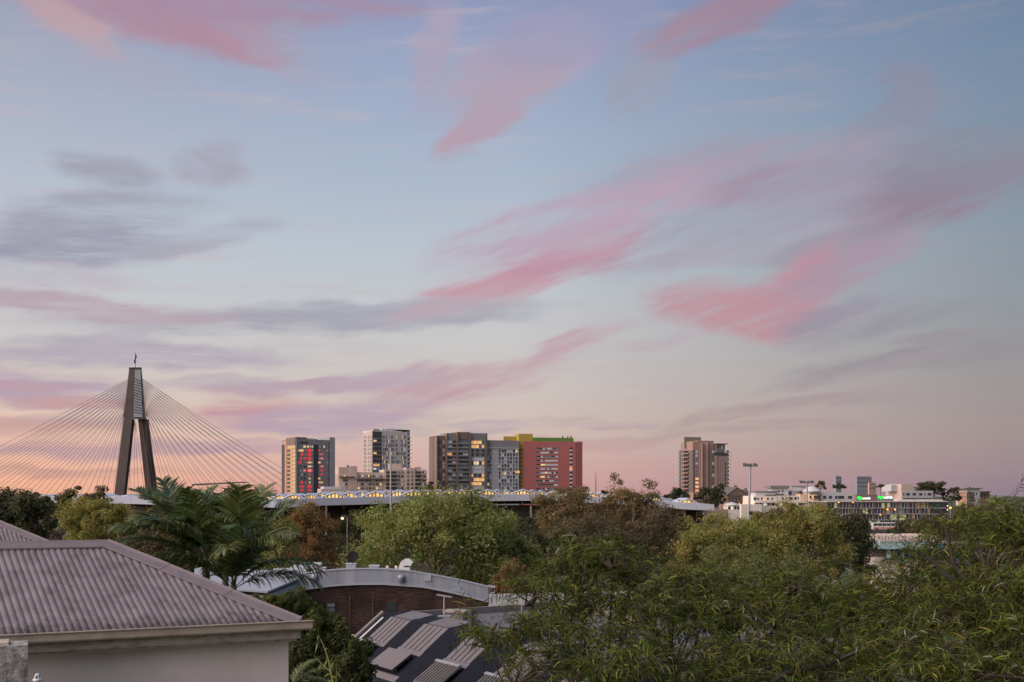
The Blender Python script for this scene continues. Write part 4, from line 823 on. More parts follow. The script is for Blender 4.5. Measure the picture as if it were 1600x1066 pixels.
# ------------------------------------------------------------------ trees
LEAF = leaf_mat('foliage', .65, .40, .2)
BARK = mat('grey_brown_bark', (0.13, 0.10, 0.08), .9, var=.3, scale=6, bump=.6, bscale=30)
BARKP = mat('pale_bark', (0.34, 0.31, 0.27), .9, var=.25, scale=4)
def unit(n, rng):
    v = rng.normal(size=(n, 3)); return v / np.linalg.norm(v, axis=1, keepdims=True)
def leaf_cloud(C, Rr, per, size, cols, rng, asp=.55, up=.35, droop=0.0, flat=1.0):
    """diamond leaves through a set of clumps: C centres, Rr radii; returns verts, quads, tint"""
    n = len(C) * per; ci = np.repeat(np.arange(len(C)), per)
    d = unit(n, rng); rad = rng.random(n) ** .45
    off = d * (rad * Rr[ci])[:, None]; off[:, 2] *= flat
    P = C[ci] + off
    nor = d * .8 + rng.normal(size=(n, 3)) * .55; nor[:, 2] += up; nor /= np.linalg.norm(nor, axis=1, keepdims=True)
    t = np.cross(nor, rng.normal(size=(n, 3))); t[:, 2] -= droop; t /= np.linalg.norm(t, axis=1, keepdims=True); b = np.cross(nor, t)
    s = size * (.6 + .8 * rng.random(n)); a = t * s[:, None]; bb = b * (s * asp)[:, None]
    V = np.stack([P - a, P - bb * .9 + a * .1, P + a, P + bb * .9 + a * .1], axis=1).reshape(-1, 3); Q = np.arange(n * 4).reshape(-1, 4)
    cols = np.asarray(cols); cc = cols[rng.integers(0, len(cols), len(C))]; cc = cc * (.75 + .5 * rng.random((len(C), 1)))
    tint = cc[ci] * (.65 + .7 * rng.random((n, 1))) * (1 + rng.normal(size=(n, 3)) * .06)
    return V, Q, np.clip(tint, .004, .6)
GREEN = [(0.205, 0.232, 0.085), (0.185, 0.222, 0.080), (0.235, 0.240, 0.100)]
YELG = [(0.250, 0.245, 0.085), (0.215, 0.230, 0.078), (0.270, 0.230, 0.085)]
BROWN = [(0.240, 0.168, 0.099), (0.200, 0.152, 0.088), (0.184, 0.160, 0.088)]
RUST = [(0.270, 0.155, 0.074), (0.230, 0.135, 0.068), (0.189, 0.142, 0.074)]
DARK = [(0.072, 0.079, 0.046), (0.084, 0.084, 0.050), (0.062, 0.072, 0.041)]
DKBR = [(0.128, 0.105, 0.068), (0.112, 0.102, 0.063), (0.150, 0.117, 0.072)]
OLIVE = [(0.147, 0.168, 0.070), (0.126, 0.147, 0.063), (0.168, 0.161, 0.070)]
def tree(name, label, px, yt, yb, hw, D, cols, seed, style='round', n=9000, size=.24, clumps=90, group='trees in the park', bark=None, zg=None):
    rng = np.random.default_rng(seed); c = W(px, (yt + yb) / 2, D); rx = hw / F * D; rz = (yb - yt) / 2 / F * D; ry = rx * .85
    gz = ground_z(c.x, D) if zg is None else zg
    t = thing(name, label, 'tree', (c.x, D, gz), group)
    d = unit(clumps, rng)
    if style == 'round': d[:, 2] = np.where(d[:, 2] < -.5, -d[:, 2], d[:, 2])
    amp = .10 if n > 30000 else .22
    lob = 1 + amp * np.sin(3.1 * d[:, 0] * 2 + seed) * np.cos(2.7 * d[:, 2] * 2 + seed * 1.7) + .10 * np.sin(5.3 * d[:, 1] + 7 * d[:, 0] + seed)
    rad = (.55 + .45 * rng.random(clumps) ** .6) * lob
    rc = {'round': .23, 'open': .20, 'umbrella': .24, 'plume': .17}[style]
    C = d * rad[:, None] * np.array([rx, ry, rz]) * (1 - rc * .35)
    Rr = rc * (rx + rz) / 2 * (.4 + .95 * rng.random(clumps) ** 1.3); flat = .8
    if style == 'open': C[:, 2] = C[:, 2] * 1.0; flat = .55
    if style == 'umbrella':
        C[:, 2] = np.abs(C[:, 2]) * 1.1 - rz * .25 + (1 - (C[:, 0] / rx) ** 2) * rz * .15; flat = .5
    if style == 'plume': flat = 1.3
    C += np.array([c.x, D, c.z])
    per = max(10, n // clumps)
    V, Q, tint = leaf_cloud(C, Rr, per, size, cols, rng, flat=flat)
    ob('crown', np_mesh('crown', V - np.array([c.x, D, gz]), Q, material=LEAF, tint=tint), t)
    m = MB(); r0 = max(.18, rx * .055); fork = Vector((c.x, D, c.z - rz * .45)); base = Vector((c.x + rng.normal() * .3, D, gz))
    m.tube([base, base.lerp(fork, .5) + Vector((rng.normal() * .2, 0, 0)), fork], [r0 * 1.3, r0, r0 * .8], 8); m.build('trunk', bark or BARK, t)
    lm = MB(); order = np.argsort(-Rr)[:16]
    for k in order:
        e = Vector(C[k]); mid = fork.lerp(e, .5) + Vector((0, 0, rz * .12)); lm.tube([fork, mid, e], [r0 * .5, r0 * .28, r0 * .08], 5, cap=False)
    lm.build('limb', bark or BARK, t)
    return t
TREES = [
 ('plane_tree', 'big rounded bright green plane tree behind the curved brick building', 680, 762, 960, 150, 135, GREEN, 11, 'round', 46000, .19, 240, BARKP),
 ('plane_tree', 'lower green side crown joined to the right of the big plane tree', 775, 815, 965, 70, 140, GREEN, 12, 'round', 16000, .19, 90, BARKP),
 ('plane_tree', 'yellow green rounded tree left of the palm', 160, 768, 915, 66, 140, YELG, 13, 'round', 20000, .17, 110, None),
 ('fig_tree', 'dark dense tree at the far left above the rear roof', 22, 764, 905, 68, 105, DARK, 14, 'round', 20000, .17, 100, None),
 ('gum_tree', 'brown tinged open gum tree left of the bridge pylon', 118, 750, 885, 62, 190, DKBR, 15, 'open', 17000, .24, 90, None),
 ('gum_tree', 'russet open tree under the far leg of the bridge pylon', 245, 750, 905, 50, 180, BROWN, 16, 'open', 9000, .2, 70, None),
 ('small_tree', 'mauve grey leafless looking bush between the yellow tree and the left roof', 84, 828, 901, 22, 120, [(0.15, 0.11, 0.11)], 17, 'plume', 4000, .12, 40, None),
 ('she_oak', 'russet brown feathery tree below the left end of the market roof', 483, 784, 935, 52, 165, RUST, 18, 'round', 19000, .17, 110, None),
 ('small_tree', 'fresh light green tree between the palm and the russet tree', 437, 798, 935, 26, 120, GREEN, 19, 'round', 7000, .14, 60, None),
 ('fig_tree', 'dark green tree behind the lit park lamp', 545, 796, 915, 40, 220, DARK, 20, 'round', 9000, .22, 60, None),
 ('fig_tree', 'dark tree filling the gap behind the palm fronds', 390, 788, 915, 55, 210, DKBR, 21, 'round', 11000, .24, 70, None),
 ('gum_tree', 'brown open gum tree before the red building foot', 886, 756, 885, 56, 200, BROWN, 22, 'round', 17000, .2, 130, None),
 ('gum_tree', 'tall brown gum tree with a domed top before the market roof', 985, 751, 885, 62, 200, BROWN, 23, 'round', 18000, .2, 140, None),
 ('gum_tree', 'broad brown gum tree lower down in the middle of the park', 930, 800, 935, 95, 180, DKBR, 24, 'round', 22000, .2, 120, None),
 ('gum_tree', 'dark brown gum tree under the right end of the market roof', 1040, 788, 925, 62, 185, DKBR, 25, 'round', 15000, .2, 90, None),
 ('fig_tree', 'dark green flat topped tree right of the big plane tree', 842, 796, 905, 44, 215, DARK, 26, 'umbrella', 10000, .22, 70, None),
 ('bottlebrush_tree', 'small rusty orange tree at the right end of the brick building', 800, 872, 960, 34, 118, RUST, 27, 'plume', 9000, .12, 70, None),
 ('plane_tree', 'yellow olive plane tree below the tall three headed flood light', 1112, 796, 975, 72, 150, YELG, 28, 'round', 22000, .17, 120, None),
 ('plane_tree', 'yellow olive plane tree in the middle of the yellow row', 1182, 798, 965, 54, 155, YELG, 29, 'round', 15000, .17, 90, None),
 ('plane_tree', 'tallest yellow olive plane tree beside the dark fig', 1258, 782, 965, 70, 150, YELG, 30, 'round', 22000, .17, 120, None),
 ('fig_tree', 'dark fig tree left part of the dark mass behind the yellow trees', 1205, 788, 885, 40, 230, DARK, 31, 'round', 9000, .22, 70, None),
 ('fig_tree', 'large near black fig tree sloping down beside the grandstand', 1308, 792, 945, 66, 180, DARK, 32, 'round', 20000, .2, 110, None),
 ('fig_tree', 'dark fig tree middle part of the dark mass behind the yellow trees', 1258, 783, 885, 44, 240, DKBR, 33, 'round', 9000, .22, 70, None),
 ('pine_tree', 'dark bushy tree left of the rose brown tower foot', 1060, 763, 800, 24, 470, DARK, 34, 'round', 4500, .4, 40, None),
 ('pine_tree', 'dark tree before the middle of the rose brown tower', 1105, 758, 806, 20, 480, DARK, 35, 'round', 4000, .4, 36, None),
 ('pine_tree', 'dark upright tree before the right corner of the rose brown tower', 1122, 752, 806, 14, 470, DARK, 36, 'round', 3500, .4, 30, None),
 ('pine_tree', 'small dark pine standing right of the dome', 1282, 749, 772, 9.5, 640, OLIVE, 37, 'round', 2200, .42, 24, None),
 ('pine_tree', 'flat topped dark tree in front of the slender far tower', 1311, 755, 768, 13, 640, DARK, 38, 'umbrella', 2200, .42, 24, None),
 ('moreton_bay_fig', 'broad umbrella shaped dark tree right of the white boxy block', 1456, 748, 790, 30, 600, DARK, 39, 'umbrella', 7000, .42, 60, None),
 ('pine_tree', 'dark tree on the right shoulder of the umbrella shaped tree', 1487, 762, 792, 16, 600, DARK, 40, 'round', 3000, .4, 30, None),
 ('street_tree', 'brown green street tree before the right end of the office', 1452, 807, 850, 44, 300, DKBR, 41, 'round', 9000, .26, 60, None),
 ('street_tree', 'dark round tree before the middle of the office', 1415, 815, 845, 17, 330, DARK, 42, 'round', 3500, .26, 36, None),
 ('street_tree', 'dark green tree at the right edge behind the foreground foliage', 1560, 786, 935, 60, 190, OLIVE, 43, 'round', 12000, .22, 80, None),
 ('street_tree', 'green tree behind the sodium lamps right of the office', 1512, 782, 850, 30, 260, OLIVE, 44, 'round', 6000, .24, 50, None),
 ('pine_tree', 'small dark tree between the market gables and the radio mast', 905, 757, 790, 16, 500, DARK, 45, 'umbrella', 2500, .4, 24, None),
 ('pine_tree', 'low dark tree right of the radio mast', 944, 764, 790, 14, 480, DARK, 46, 'round', 2200, .4, 24, None),
 ('pine_tree', 'dark tree right of the beige complex', 671, 753, 785, 9, 590, DARK, 47, 'round', 2000, .4, 20, None),
 ('fig_tree', 'dark tree low behind the grandstand roof', 1405, 822, 850, 22, 330, DARK, 48, 'round', 3000, .3, 30, None),
 ('gum_tree', 'dark understorey tree between the plane tree and the brown gums', 860, 830, 945, 60, 160, DARK, 49, 'round', 10000, .2, 70, None),
 ('fig_tree', 'dark understorey tree behind the left house roof', 250, 815, 935, 70, 130, DKBR, 50, 'round', 12000, .18, 80, None),
 ('fig_tree', 'dark low tree below the yellow row', 1170, 850, 995, 120, 120, OLIVE, 51, 'round', 16000, .16, 90, None),
 ('gum_tree', 'dark brown gum tree behind the palm under the bridge cables', 318, 768, 880, 52, 205, DKBR, 53, 'round', 12000, .22, 80, None),
 ('gum_tree', 'dark tree low at the far left hiding the market roof end', 62, 764, 860, 50, 215, DKBR, 54, 'open', 11000, .22, 80, None),
 ('plane_tree', 'green plane tree low in the park behind the middle foreground tree', 1250, 895, 1010, 110, 80, OLIVE, 55, 'round', 14000, .12, 90, None),
 ('plane_tree', 'green plane tree low in the park behind the left foreground tree', 960, 905, 1010, 100, 75, OLIVE, 56, 'round', 12000, .12, 80, None),
 ('street_tree', 'green tree low behind the right foreground tree', 1560, 890, 1010, 110, 85, OLIVE, 57, 'round', 12000, .13, 80, None),
 ('palm_tree', 'tiny palm silhouette on the ridge beside the orange lit tower', 1376, 757, 764, 6, 560, DARK, 52, 'umbrella', 700, .5, 14, None),
]
for (nm, lab, px, yt, yb, hw, D, cols, seed, style, n, size, cl, bark) in TREES:
    tree(nm, lab, px, yt, yb, hw, D, cols, seed, style, n, size, cl, bark=bark, group='trees on the ridge' if D > 400 else 'trees in the park')

# ------------------------------------------------------------------ near left: houses with corrugated iron roofs
def iron_roof_house(name, label, C, ang, half, rise, length, cap_lab, wall_set=.22, vis=(0, 8.0), detail=True):
    """hip roof of corrugated sheets; C = front right eave corner, eave runs left at angle ang"""
    e = Vector((-math.cos(ang), -math.sin(ang), 0)); n = Vector((-math.sin(ang), math.cos(ang), 0)); up = Vector((0, 0, 1))
    iron = mat('weathered_mauve_iron', (0.185, 0.163, 0.182), .6, var=.16, scale=2.2, dirt=(0.075, 0.06, 0.065), dirt_amt=.8, dirt_scale=3.2, eave=CZ - 1.5, spec=.35, stretch=(1.4, 1.4, .7))
    capm = mat('mauve_ridge_cap', (0.185, 0.16, 0.18), .55, var=.16, scale=5, dirt=(0.16, 0.125, 0.13), dirt_amt=.7, dirt_scale=5)
    guttm = mat('cream_gutter_paint', (0.38, 0.33, 0.28), .5, var=.1, scale=3, dirt=(0.15, 0.11, 0.08), dirt_amt=.5, dirt_scale=4)
    brd = mat('flaking_fascia_paint', (0.30, 0.27, 0.24), .8, var=.12, scale=6, dirt=(0.07, 0.05, 0.04), dirt_amt=.7, dirt_scale=7, stretch=(1, 1, 3)); wl = mat('beige_render', (0.64, 0.59, 0.585), .9, var=.07, scale=1.2, bump=.25, bscale=60, dirt=(0.52, 0.47, 0.45), dirt_amt=.6, dirt_scale=1.0)
    gz = 15.0; root = thing(name, label, 'house', (C.x, C.y, gz))
    slope = rise / half; nl = Vector((0, 0, 0)); 
    SK = .17
    def P(a, b, h=0.0): return C + e * a + n * b + up * (b * slope + h)
    pitch, amp = .076, .0075
    a0 = vis[0]; k = 0
    while a0 < vis[1]:
        w = .762; cols = 81; V = []; Q = []
        for j in range(cols):
            a = a0 + w * 1.02 * j / (cols - 1); h = amp * (1 - 2 * ((1 - math.sin(2 * math.pi * a / pitch)) / 2) ** 2.6) + .002 * (k % 2)
            bt = min(half, max(.0, a / (1 - SK))); rows = 4
            for i in range(rows): b = -.06 + (bt + .06) * i / (rows - 1); V.append(P(a + SK * b, b, h + .02))
        for j in range(cols - 1):
            for i in range(rows - 1): q = j * rows + i; Q.append((q, q + 1, q + rows + 1, q + rows))
        sh = ob('roof_sheet', np_mesh('roof_sheet', [tuple(v) for v in V], Q, material=iron, smooth=True)); sh.parent = root; sh.matrix_parent_inverse = PW(root).inverted()
        a0 += w; k += 1
    # other slopes
    L = length
    hip = MB().poly([P(0, 0), C + n * 2 * half + e * half * .75 - up * .6, P(half, half)], [(0, 1, 2)]); hip.build('roof_sheet', iron, root)
    MB().poly([C + n * 2 * half + e * half * .75 - up * .6, C + n * 2 * half + e * L, P(L, half), P(half, half)], [(0, 1, 2, 3)]).build('roof_sheet', iron, root)
    if L > vis[1]: MB().poly([P(vis[1], 0), P(vis[1], half), P(L, half), P(L, 0)], [(0, 1, 2, 3)]).build('roof_sheet', iron, root)
    # ridge and hip capping: folded strips with a rolled crown
    def capping(p, q, s1, s2, nm):
        m = MB(); w = .16; d1, d2 = (s1).normalized(), (s2).normalized()
        prof = [d1 * w + up * .012, d1 * w + up * .03, d1 * .035 + up * .034, up * .05, d2 * .035 + up * .034, d2 * w + up * .03, d2 * w + up * .012]
        A = [p + o for o in prof]; B = [q + o for o in prof]; nn = len(prof)
        m.poly(A + B, [(i, i + 1, i + 1 + nn, i + nn) for i in range(nn - 1)] + [tuple(range(nn))[::-1], tuple(range(nn, 2 * nn))]); m.build(nm, capm, root)
    dn = (-n - up * slope); db = (n - up * slope); seg = 4
    rl = P(half, half); rr = P(L, half)
    x = half
    while x < min(L, vis[1] + .5): capping(P(x - (.08 if x > half else -.02), half, .02 if x == half else .024), P(min(x + 1.8, L), half, .02), dn, db, 'ridge_cap'); x += 1.8
    right = (e * -.6 + n * .5 - up * 1.6)
    hs, he = P(-.04, -.04), P(half, half); cuts = (0, .34, .67, 1.0) if detail else (0, 1)
    perp1 = (dn - (he - hs).normalized() * dn.dot((he - hs).normalized())); perp2 = (right - (he - hs).normalized() * right.dot((he - hs).normalized()))
    for i in range(len(cuts) - 1): capping(hs.lerp(he, cuts[i]) + up * (.02 + .004 * i), hs.lerp(he, cuts[i + 1] + (.01 if i < len(cuts) - 2 else 0)) + up * (.02 + .004 * i), perp1, perp2, 'hip_cap')
    if detail:
        m = MB(); rnd = random.Random(3)
        for b in (.10, .92, 1.75):
            for j in range(0, int(vis[1] / pitch), 3):
                a = (j + .25) * pitch + .0; 
                if a > b + .1: m.lathe(P(a, b + rnd.uniform(-.02, .02), amp + .02), [(.011, 0), (.010, .005), (.004, .008)], 6)
        m.build('roof_screws', mat('roof_screw', (0.20, 0.16, 0.16), .5), root)['kind'] = 'stuff'
        z = up
        def along(nm, m_, b0, b1, z0, z1, a_0=-.12, a_1=L, lip=False):
            mb = MB(); c = [C + e * a_0 + n * b0, C + e * a_1 + n * b0, C + e * a_1 + n * b1, C + e * a_0 + n * b1]
            mb.hexa([p + up * z0 for p in c], [p + up * z1 for p in c]); return mb.build(nm, m_, root)
        # quad gutter: front face, rolled lip, floor
        gt = MB()
        prof = [(-.04, -.012), (-.155, -.012), (-.165, .010), (-.172, .014), (-.165, .02), (-.152, .012), (-.150, .0), (-.142, -.09), (-.04, -.09)]
        prof = [(-.05, -.02), (-.16, .0), (-.172, .008), (-.172, .018), (-.16, .022), (-.152, .012), (-.148, -.02), (-.148, -.075), (-.13, -.095), (-.05, -.095)]
        pa = [C + e * -.14 + n * b + up * h for b, h in prof]; pb = [C + e * L + n * b + up * h for b, h in prof]; nn = len(prof)
        gt.poly(pa + pb, [(i, i + 1, i + 1 + nn, i + nn) for i in range(nn - 1)] + [tuple(range(nn))[::-1]]); gt.build('gutter', guttm, root)
        along('fascia_board', brd, -.05, -.02, -.205, -.03, -.02); along('bed_mould', brd, -.02, .10, -.235, -.20, .02); along('soffit', brd, -.02, wall_set, -.10, -.085, .05)
        along('frieze_board', brd, wall_set - .06, wall_set - .003, -.22, -.10, .05)
    c = [C + e * .07 + n * wall_set, C + e * L + n * wall_set, C + e * L + n * (2 * half - wall_set), C + e * (wall_set + half) + n * (2 * half - wall_set)]
    MB().hexa([Vector((p.x, p.y, gz)) for p in c], [Vector((p.x, p.y, C.z - .1)) for p in c]).build('wall', wl, root)
    return root
C1 = W(466, 970.3, 13.0)
iron_roof_house('house', 'near house with a rusting mauve corrugated iron hip roof and beige wall', C1, R(24), 2.013, .868, 12, '', vis=(0, 5.4))
C2 = Vector((-7.29, 21.2, CZ - 1.67))
iron_roof_house('house', 'second corrugated roof rising behind the near house at the left edge', C2, R(24), 3.2, 1.38, 10, '', vis=(0, 6.0), detail=False)

def near_bits():
    D = 11.0; r = mat('lichen_grey_render', (0.34, 0.33, 0.335), .95, var=.45, scale=14, bump=.6, bscale=40, dirt=(0.03, 0.033, 0.045), dirt_amt=1.0, dirt_scale=8)
    t = thing('chimney', 'lichen blackened rendered chimney at the lower left corner', 'chimney', (WX(5, D), D, 15))
    q = W(43.5, 1008, D); ev = Vector((-.9135, -.4067)); nv = Vector((-.4067, .9135)); o2 = Vector((q.x, q.y)); zt = q.z
    def fp(a0, a1, b0, b1): return [(v.x, v.y) for v in (o2 + ev * a1 + nv * b0, o2 + ev * a0 + nv * b0, o2 + ev * a0 + nv * b1, o2 + ev * a1 + nv * b1)]
    MB().prism(fp(0, .75, 0, .4), 15, zt).build('stack', r, t)
    MB().prism(fp(.18, .7, .05, .35), zt - .01, zt + .03).build('mortar_cap', mat('cream_mortar', (0.45, 0.40, 0.33), .9, var=.3, scale=12), t)
    p = W(58.5, 1066, 10.6); v = thing('vent_cowl', 'small white plastic vent cowl beside the chimney', 'vent', (p.x, p.y, 15)); pl = mat('white_plastic', (0.62, 0.66, 0.70), .4, var=.05)
    MB().lathe((p.x, p.y, 15), [(.028, 0), (.028, p.z + .02 - 15)], 14).build('pipe', pl, v)
    MB().lathe((p.x, p.y, p.z + .01), [(.040, 0), (.044, .012), (.043, .022), (.026, .026)], 18).build('collar', pl, v, smooth=True)
    for k in range(6): a = k * math.pi / 3 + .2; MB().tube([(p.x + .03 * math.cos(a), p.y + .03 * math.sin(a), p.z + .03), (p.x + .02 * math.cos(a), p.y + .02 * math.sin(a), p.z + .072)], .005, 5).build('rib', pl, v)
    MB().lathe((p.x, p.y, p.z + .03), [(.016, 0), (.012, .04)], 10).build('core', BLK, v)
    MB().lathe((p.x, p.y, p.z + .068), [(.024, 0), (.022, .010), (.012, .016), (.002, .018)], 14).build('cap', pl, v, smooth=True)
near_bits()

# ------------------------------------------------------------------ striped dark roof with solar collectors
def striped_house():
    D = 46.0; A = W(600, 960, D); r = Vector((.545, -.838, 0)); sh = Vector((-.838, -.545, 0)); p = R(37.6); s = sh * math.cos(p) + Vector((0, 0, -math.sin(p))); nn = r.cross(s) * -1
    if nn.z < 0: nn = -nn
    dark = mat('navy_charcoal_iron', (0.015, 0.017, 0.028), .75, spec=.08, var=.1, scale=2); lite = mat('pale_mauve_sheet', (0.145, 0.134, 0.150), .6, var=.08, scale=2); seam = mat('dark_seam_metal', (0.05, 0.045, 0.05), .6); trim = mat('barge_capping', (0.16, 0.145, 0.148), .5); wl = mat('dull_brick_wall', (0.08, 0.055, 0.05), .9)  # seams in a darker metal than the pans
    root = thing('house', 'house with a dark ribbed roof, pale seamed strips and solar collectors', 'house', (A.x, A.y, 10))
    def P(a, b, h=0.0): return A + r * a + s * b + nn * h
    def slab(nm, m, a0, a1, b0, b1, h0, h1): return MB().hexa([P(a0, b0, h0), P(a1, b0, h0), P(a1, b1, h0), P(a0, b1, h0)], [P(a0, b0, h1), P(a1, b0, h1), P(a1, b1, h1), P(a0, b1, h1)]).build(nm, m, root)
    light = [(.80, 2.58), (3.75, 5.64), (7.33, 9.02), (10.85, 12.6), (14.3, 16.1)]
    slab('roof_base', dark, 0, 18, 0, 6.0, -.12, 0)
    edges = [0.05] + [v for q in light for v in q] + [18]
    for i in range(0, len(edges), 2):        # dark ribbed iron between the pale strips
        a0, a1 = edges[i], edges[i + 1]; V = []; Q = []; cols = max(4, int((a1 - a0) / .076) * 6)
        for j in range(cols + 1):
            a = a0 + (a1 - a0) * j / cols; h = .012 + .010 * math.sin(2 * math.pi * a / .076); V += [tuple(P(a, 0, h)), tuple(P(a, 6.0, h))]
        Q = [(2 * j, 2 * j + 1, 2 * j + 3, 2 * j + 2) for j in range(cols)]
        o = ob('ribbed_sheet', np_mesh('ribbed_sheet', V, Q, material=dark, smooth=True)); o.parent = root; o.matrix_parent_inverse = PW(root).inverted()
    back = Vector((.838, .545, 0))
    for i, (a0, a1) in enumerate(light):
        k = 5; w = (a1 - a0) / k
        for j in range(k):       # pale pans with standing seams between
            slab('roof_pan', lite, a0 + j * w + .012, a0 + (j + 1) * w - .012, .10, 1.42, .012, .03)
            if j: slab('standing_seam', seam, a0 + j * w - .014, a0 + j * w + .014, .10, 1.42, .0, .05)
        slab('pan_lip', lite, a0 - .05, a1 + .05, 1.44, 1.66, .02, .04); slab('flashing', lite, a0 - .1, a1 + .1, 2.75, 3.05, .01, .03)
        q = [P(a0, .10, .035), P(a1, .10, .035), P(a1, 0, .06) + back * 1.0 + Vector((0, 0, .12)), P(a0, 0, .06) + back * 1.0 + Vector((0, 0, .12))]
        MB().hexa([v - Vector((0, 0, .06)) for v in q], q).build('ridge_sheet', lite, root)
    for i in range(0, len(edges), 2):
        a0, a1 = edges[i], edges[i + 1]; q = [P(a0, 0, .02), P(a1, 0, .02), P(a1, 0, .02) + back * 1.0 + Vector((0, 0, .10)), P(a0, 0, .02) + back * 1.0 + Vector((0, 0, .10))]
        MB().hexa([v - Vector((0, 0, .08)) for v in q], q).build('ridge_sheet', dark, root)
    slab('barge_cap', trim, -.16, .06, -.05, 6.0, -.1, .14); slab('barge_gutter', LGR, .22, .34, .2, 6, .02, .05)
    # roof end and walls
    q = [P(0, 0, 0), P(18, 0, 0)]; flat = MB()
    zf = A.z - .25; pts = [q[0] + back * .9, q[1] + back * .9, q[1] + back * 9, q[0] + back * 9 + r * -.0]
    MB().prism([(v.x, v.y) for v in pts], zf - .3, zf).build('flat_roof', mat('grey_membrane_roof', (0.13, 0.13, 0.145), .8, var=.12, scale=.6), root)
    for u0, u1, m in ((0, 18, trim),):
        b0, b1 = q[0] + back * 9, q[1] + back * 9; MB().prism([(b0.x, b0.y), (b1.x, b1.y), (b1.x + .2, b1.y + .13), (b0.x + .2, b0.y + .13)], zf, zf + .35).build('parapet', m, root)
        b0, b1 = q[0] + back * .9, q[0] + back * 9; MB().prism([(b0.x, b0.y), (b1.x, b1.y), (b1.x - .1, b1.y + .16), (b0.x - .1, b0.y + .16)], zf - .2, zf + .28).build('parapet', trim, root)
    w0 = [P(.3, 5.5), P(17.8, 5.5)]; base = [(w0[0].x, w0[0].y), (w0[1].x, w0[1].y), ((q[1] + back * 8.8).x, (q[1] + back * 8.8).y), ((q[0] + back * 8.8).x + .2, (q[0] + back * 8.8).y - .3)]
    MB().prism(base, 6, P(0, 5.5).z - .15).build('wall', wl, root)
    g0 = [P(.3, .15, -.1), P(.3, 5.5, -.1)]; b9 = q[0] + back * 8.8
    MB().poly([g0[0], g0[1], Vector((g0[1].x, g0[1].y, 6)), Vector((b9.x, b9.y, 6)), Vector((b9.x, b9.y, zf - .31))], [(0, 1, 2, 3, 4)]).build('gable_wall', wl, root)
    # solar collectors on the roof
    al = mat('aluminium_frame', (0.42, 0.42, 0.44), .35, metal=.6); pv = mat('pale_collector_cover', (0.15, 0.135, 0.145), .5, var=.04); ins = mat('collector_side', (0.10, 0.095, 0.09), .6); tb = mat('evacuated_tube_glass', (0.07, 0.06, 0.05), .15, spec=.9, var=.2); tb2 = mat('tube_reflector', (0.30, 0.27, 0.24), .35, metal=.4)
    def collector(nm, label, a0, a1, b0, b1, kind):
        t = thing(nm, label, 'solar collector', tuple(P((a0 + a1) / 2, (b0 + b1) / 2)), 'solar collectors on the striped roof'); inv = PW(t).inverted()
        lift = lambda b: .12 + .08 * (b - b0) / (b1 - b0)
        def sl(n2, m, x0, x1, y0, y1, h0, h1):
            o = MB().hexa([P(x0, y0, lift(y0) + h0), P(x1, y0, lift(y0) + h0), P(x1, y1, lift(y1) + h0), P(x0, y1, lift(y1) + h0)], [P(x0, y0, lift(y0) + h1), P(x1, y0, lift(y0) + h1), P(x1, y1, lift(y1) + h1), P(x0, y1, lift(y1) + h1)]).build(n2, m, t); return o
        for a in (a0 + .2, a1 - .2):
            for b in (b0 + .15, b1 - .15): MB().tube([P(a, b, .02), P(a, b, lift(b) + .02)], .025, 6).build('bracket', al, t)
        if kind == 'flat':
            sl('tray', ins, a0, a1, b0, b1, 0, .07); sl('cover', pv, a0 - .03, a1 + .03, b0 - .03, b1 + .03, .075, .10)
        else:
            sl('reflector', ins, a0, a1, b0, b1, 0, .02); sl('manifold', al, a0 - .02, a1 + .02, b0 - .06, b0 + .06, .0, .12); sl('foot_rail', al, a0, a1, b1 - .04, b1, .02, .06)
            n = 17
            for i in range(n):
                a = a0 + .05 + (a1 - a0 - .1) * i / (n - 1); MB().tube([P(a, b0 + .05, lift(b0) + .06), P(a, b1 - .02, lift(b1) + .06)], .026, 6).build('tube', tb if i % 2 else tb2, t)
    collector('tube_collector', 'evacuated tube collector half hidden by the bush at the roof left end', .75, 2.2, 1.72, 2.75, 'tube')
    collector('flat_collector', 'flat pale solar collector panel on the second roof strip', 3.5, 5.35, 1.75, 2.7, 'flat')
    collector('tube_collector', 'evacuated tube collector on the third roof strip', 7.3, 8.95, 1.75, 2.9, 'tube')
    collector('tube_collector', 'evacuated tube collector on the fourth strip behind the drooping leaves', 10.7, 12.3, 1.75, 2.9, 'tube')
    # small things on the flat roof
    def antenna(px, ybase, ytop, D_, label):
        b0, b1 = W(px, ybase, D_), W(px, ytop, D_); t = thing('tv_antenna', label, 'antenna', tuple(b0), 'television antennas'); am = mat('antenna_aluminium', (0.38, 0.38, 0.40), .4, metal=.5)
        MB().tube([b0, b1], .03, 6).build('mast', am, t); w = 11.5 / F * D_
        MB().tube([b1 + Vector((-w, .1, .05)), b1 + Vector((w, -.1, -.03))], .025, 5).build('boom', am, t)
        for k in range(8): c = b1 + Vector((-w + 2 * w * k / 7, .1 - .2 * k / 7, .05 - .08 * k / 7)); MB().tube([c + Vector((-.05, -.35, .015)), c + Vector((.05, .35, .015))], .012, 4).build('element', am, t)
        MB().box((b0.x, b0.y, b0.z + .05), (.5, .4, .1)).build('foot', am, t)
    antenna(694, 966, 932, 44, 'television antenna on the flat roof before the brick wall'); antenna(815, 985, 945, 47, 'second television antenna at the right of the brick building')
    v = W(737, 984, 40.2); t = thing('flue_pipe', 'dark capped flue pipe at the roof ridge', 'flue', tuple(v)); MB().lathe(v, [(.10, 0), (.10, .62)], 12).build('pipe', mat('dark_flue', (0.10, 0.10, 0.12), .5, metal=.4), t); MB().lathe(v + Vector((0, 0, .62)), [(.13, 0), (.13, .10), (.05, .16)], 12).build('cap', mat('dark_flue', (0.10, 0.10, 0.12), .5), t)
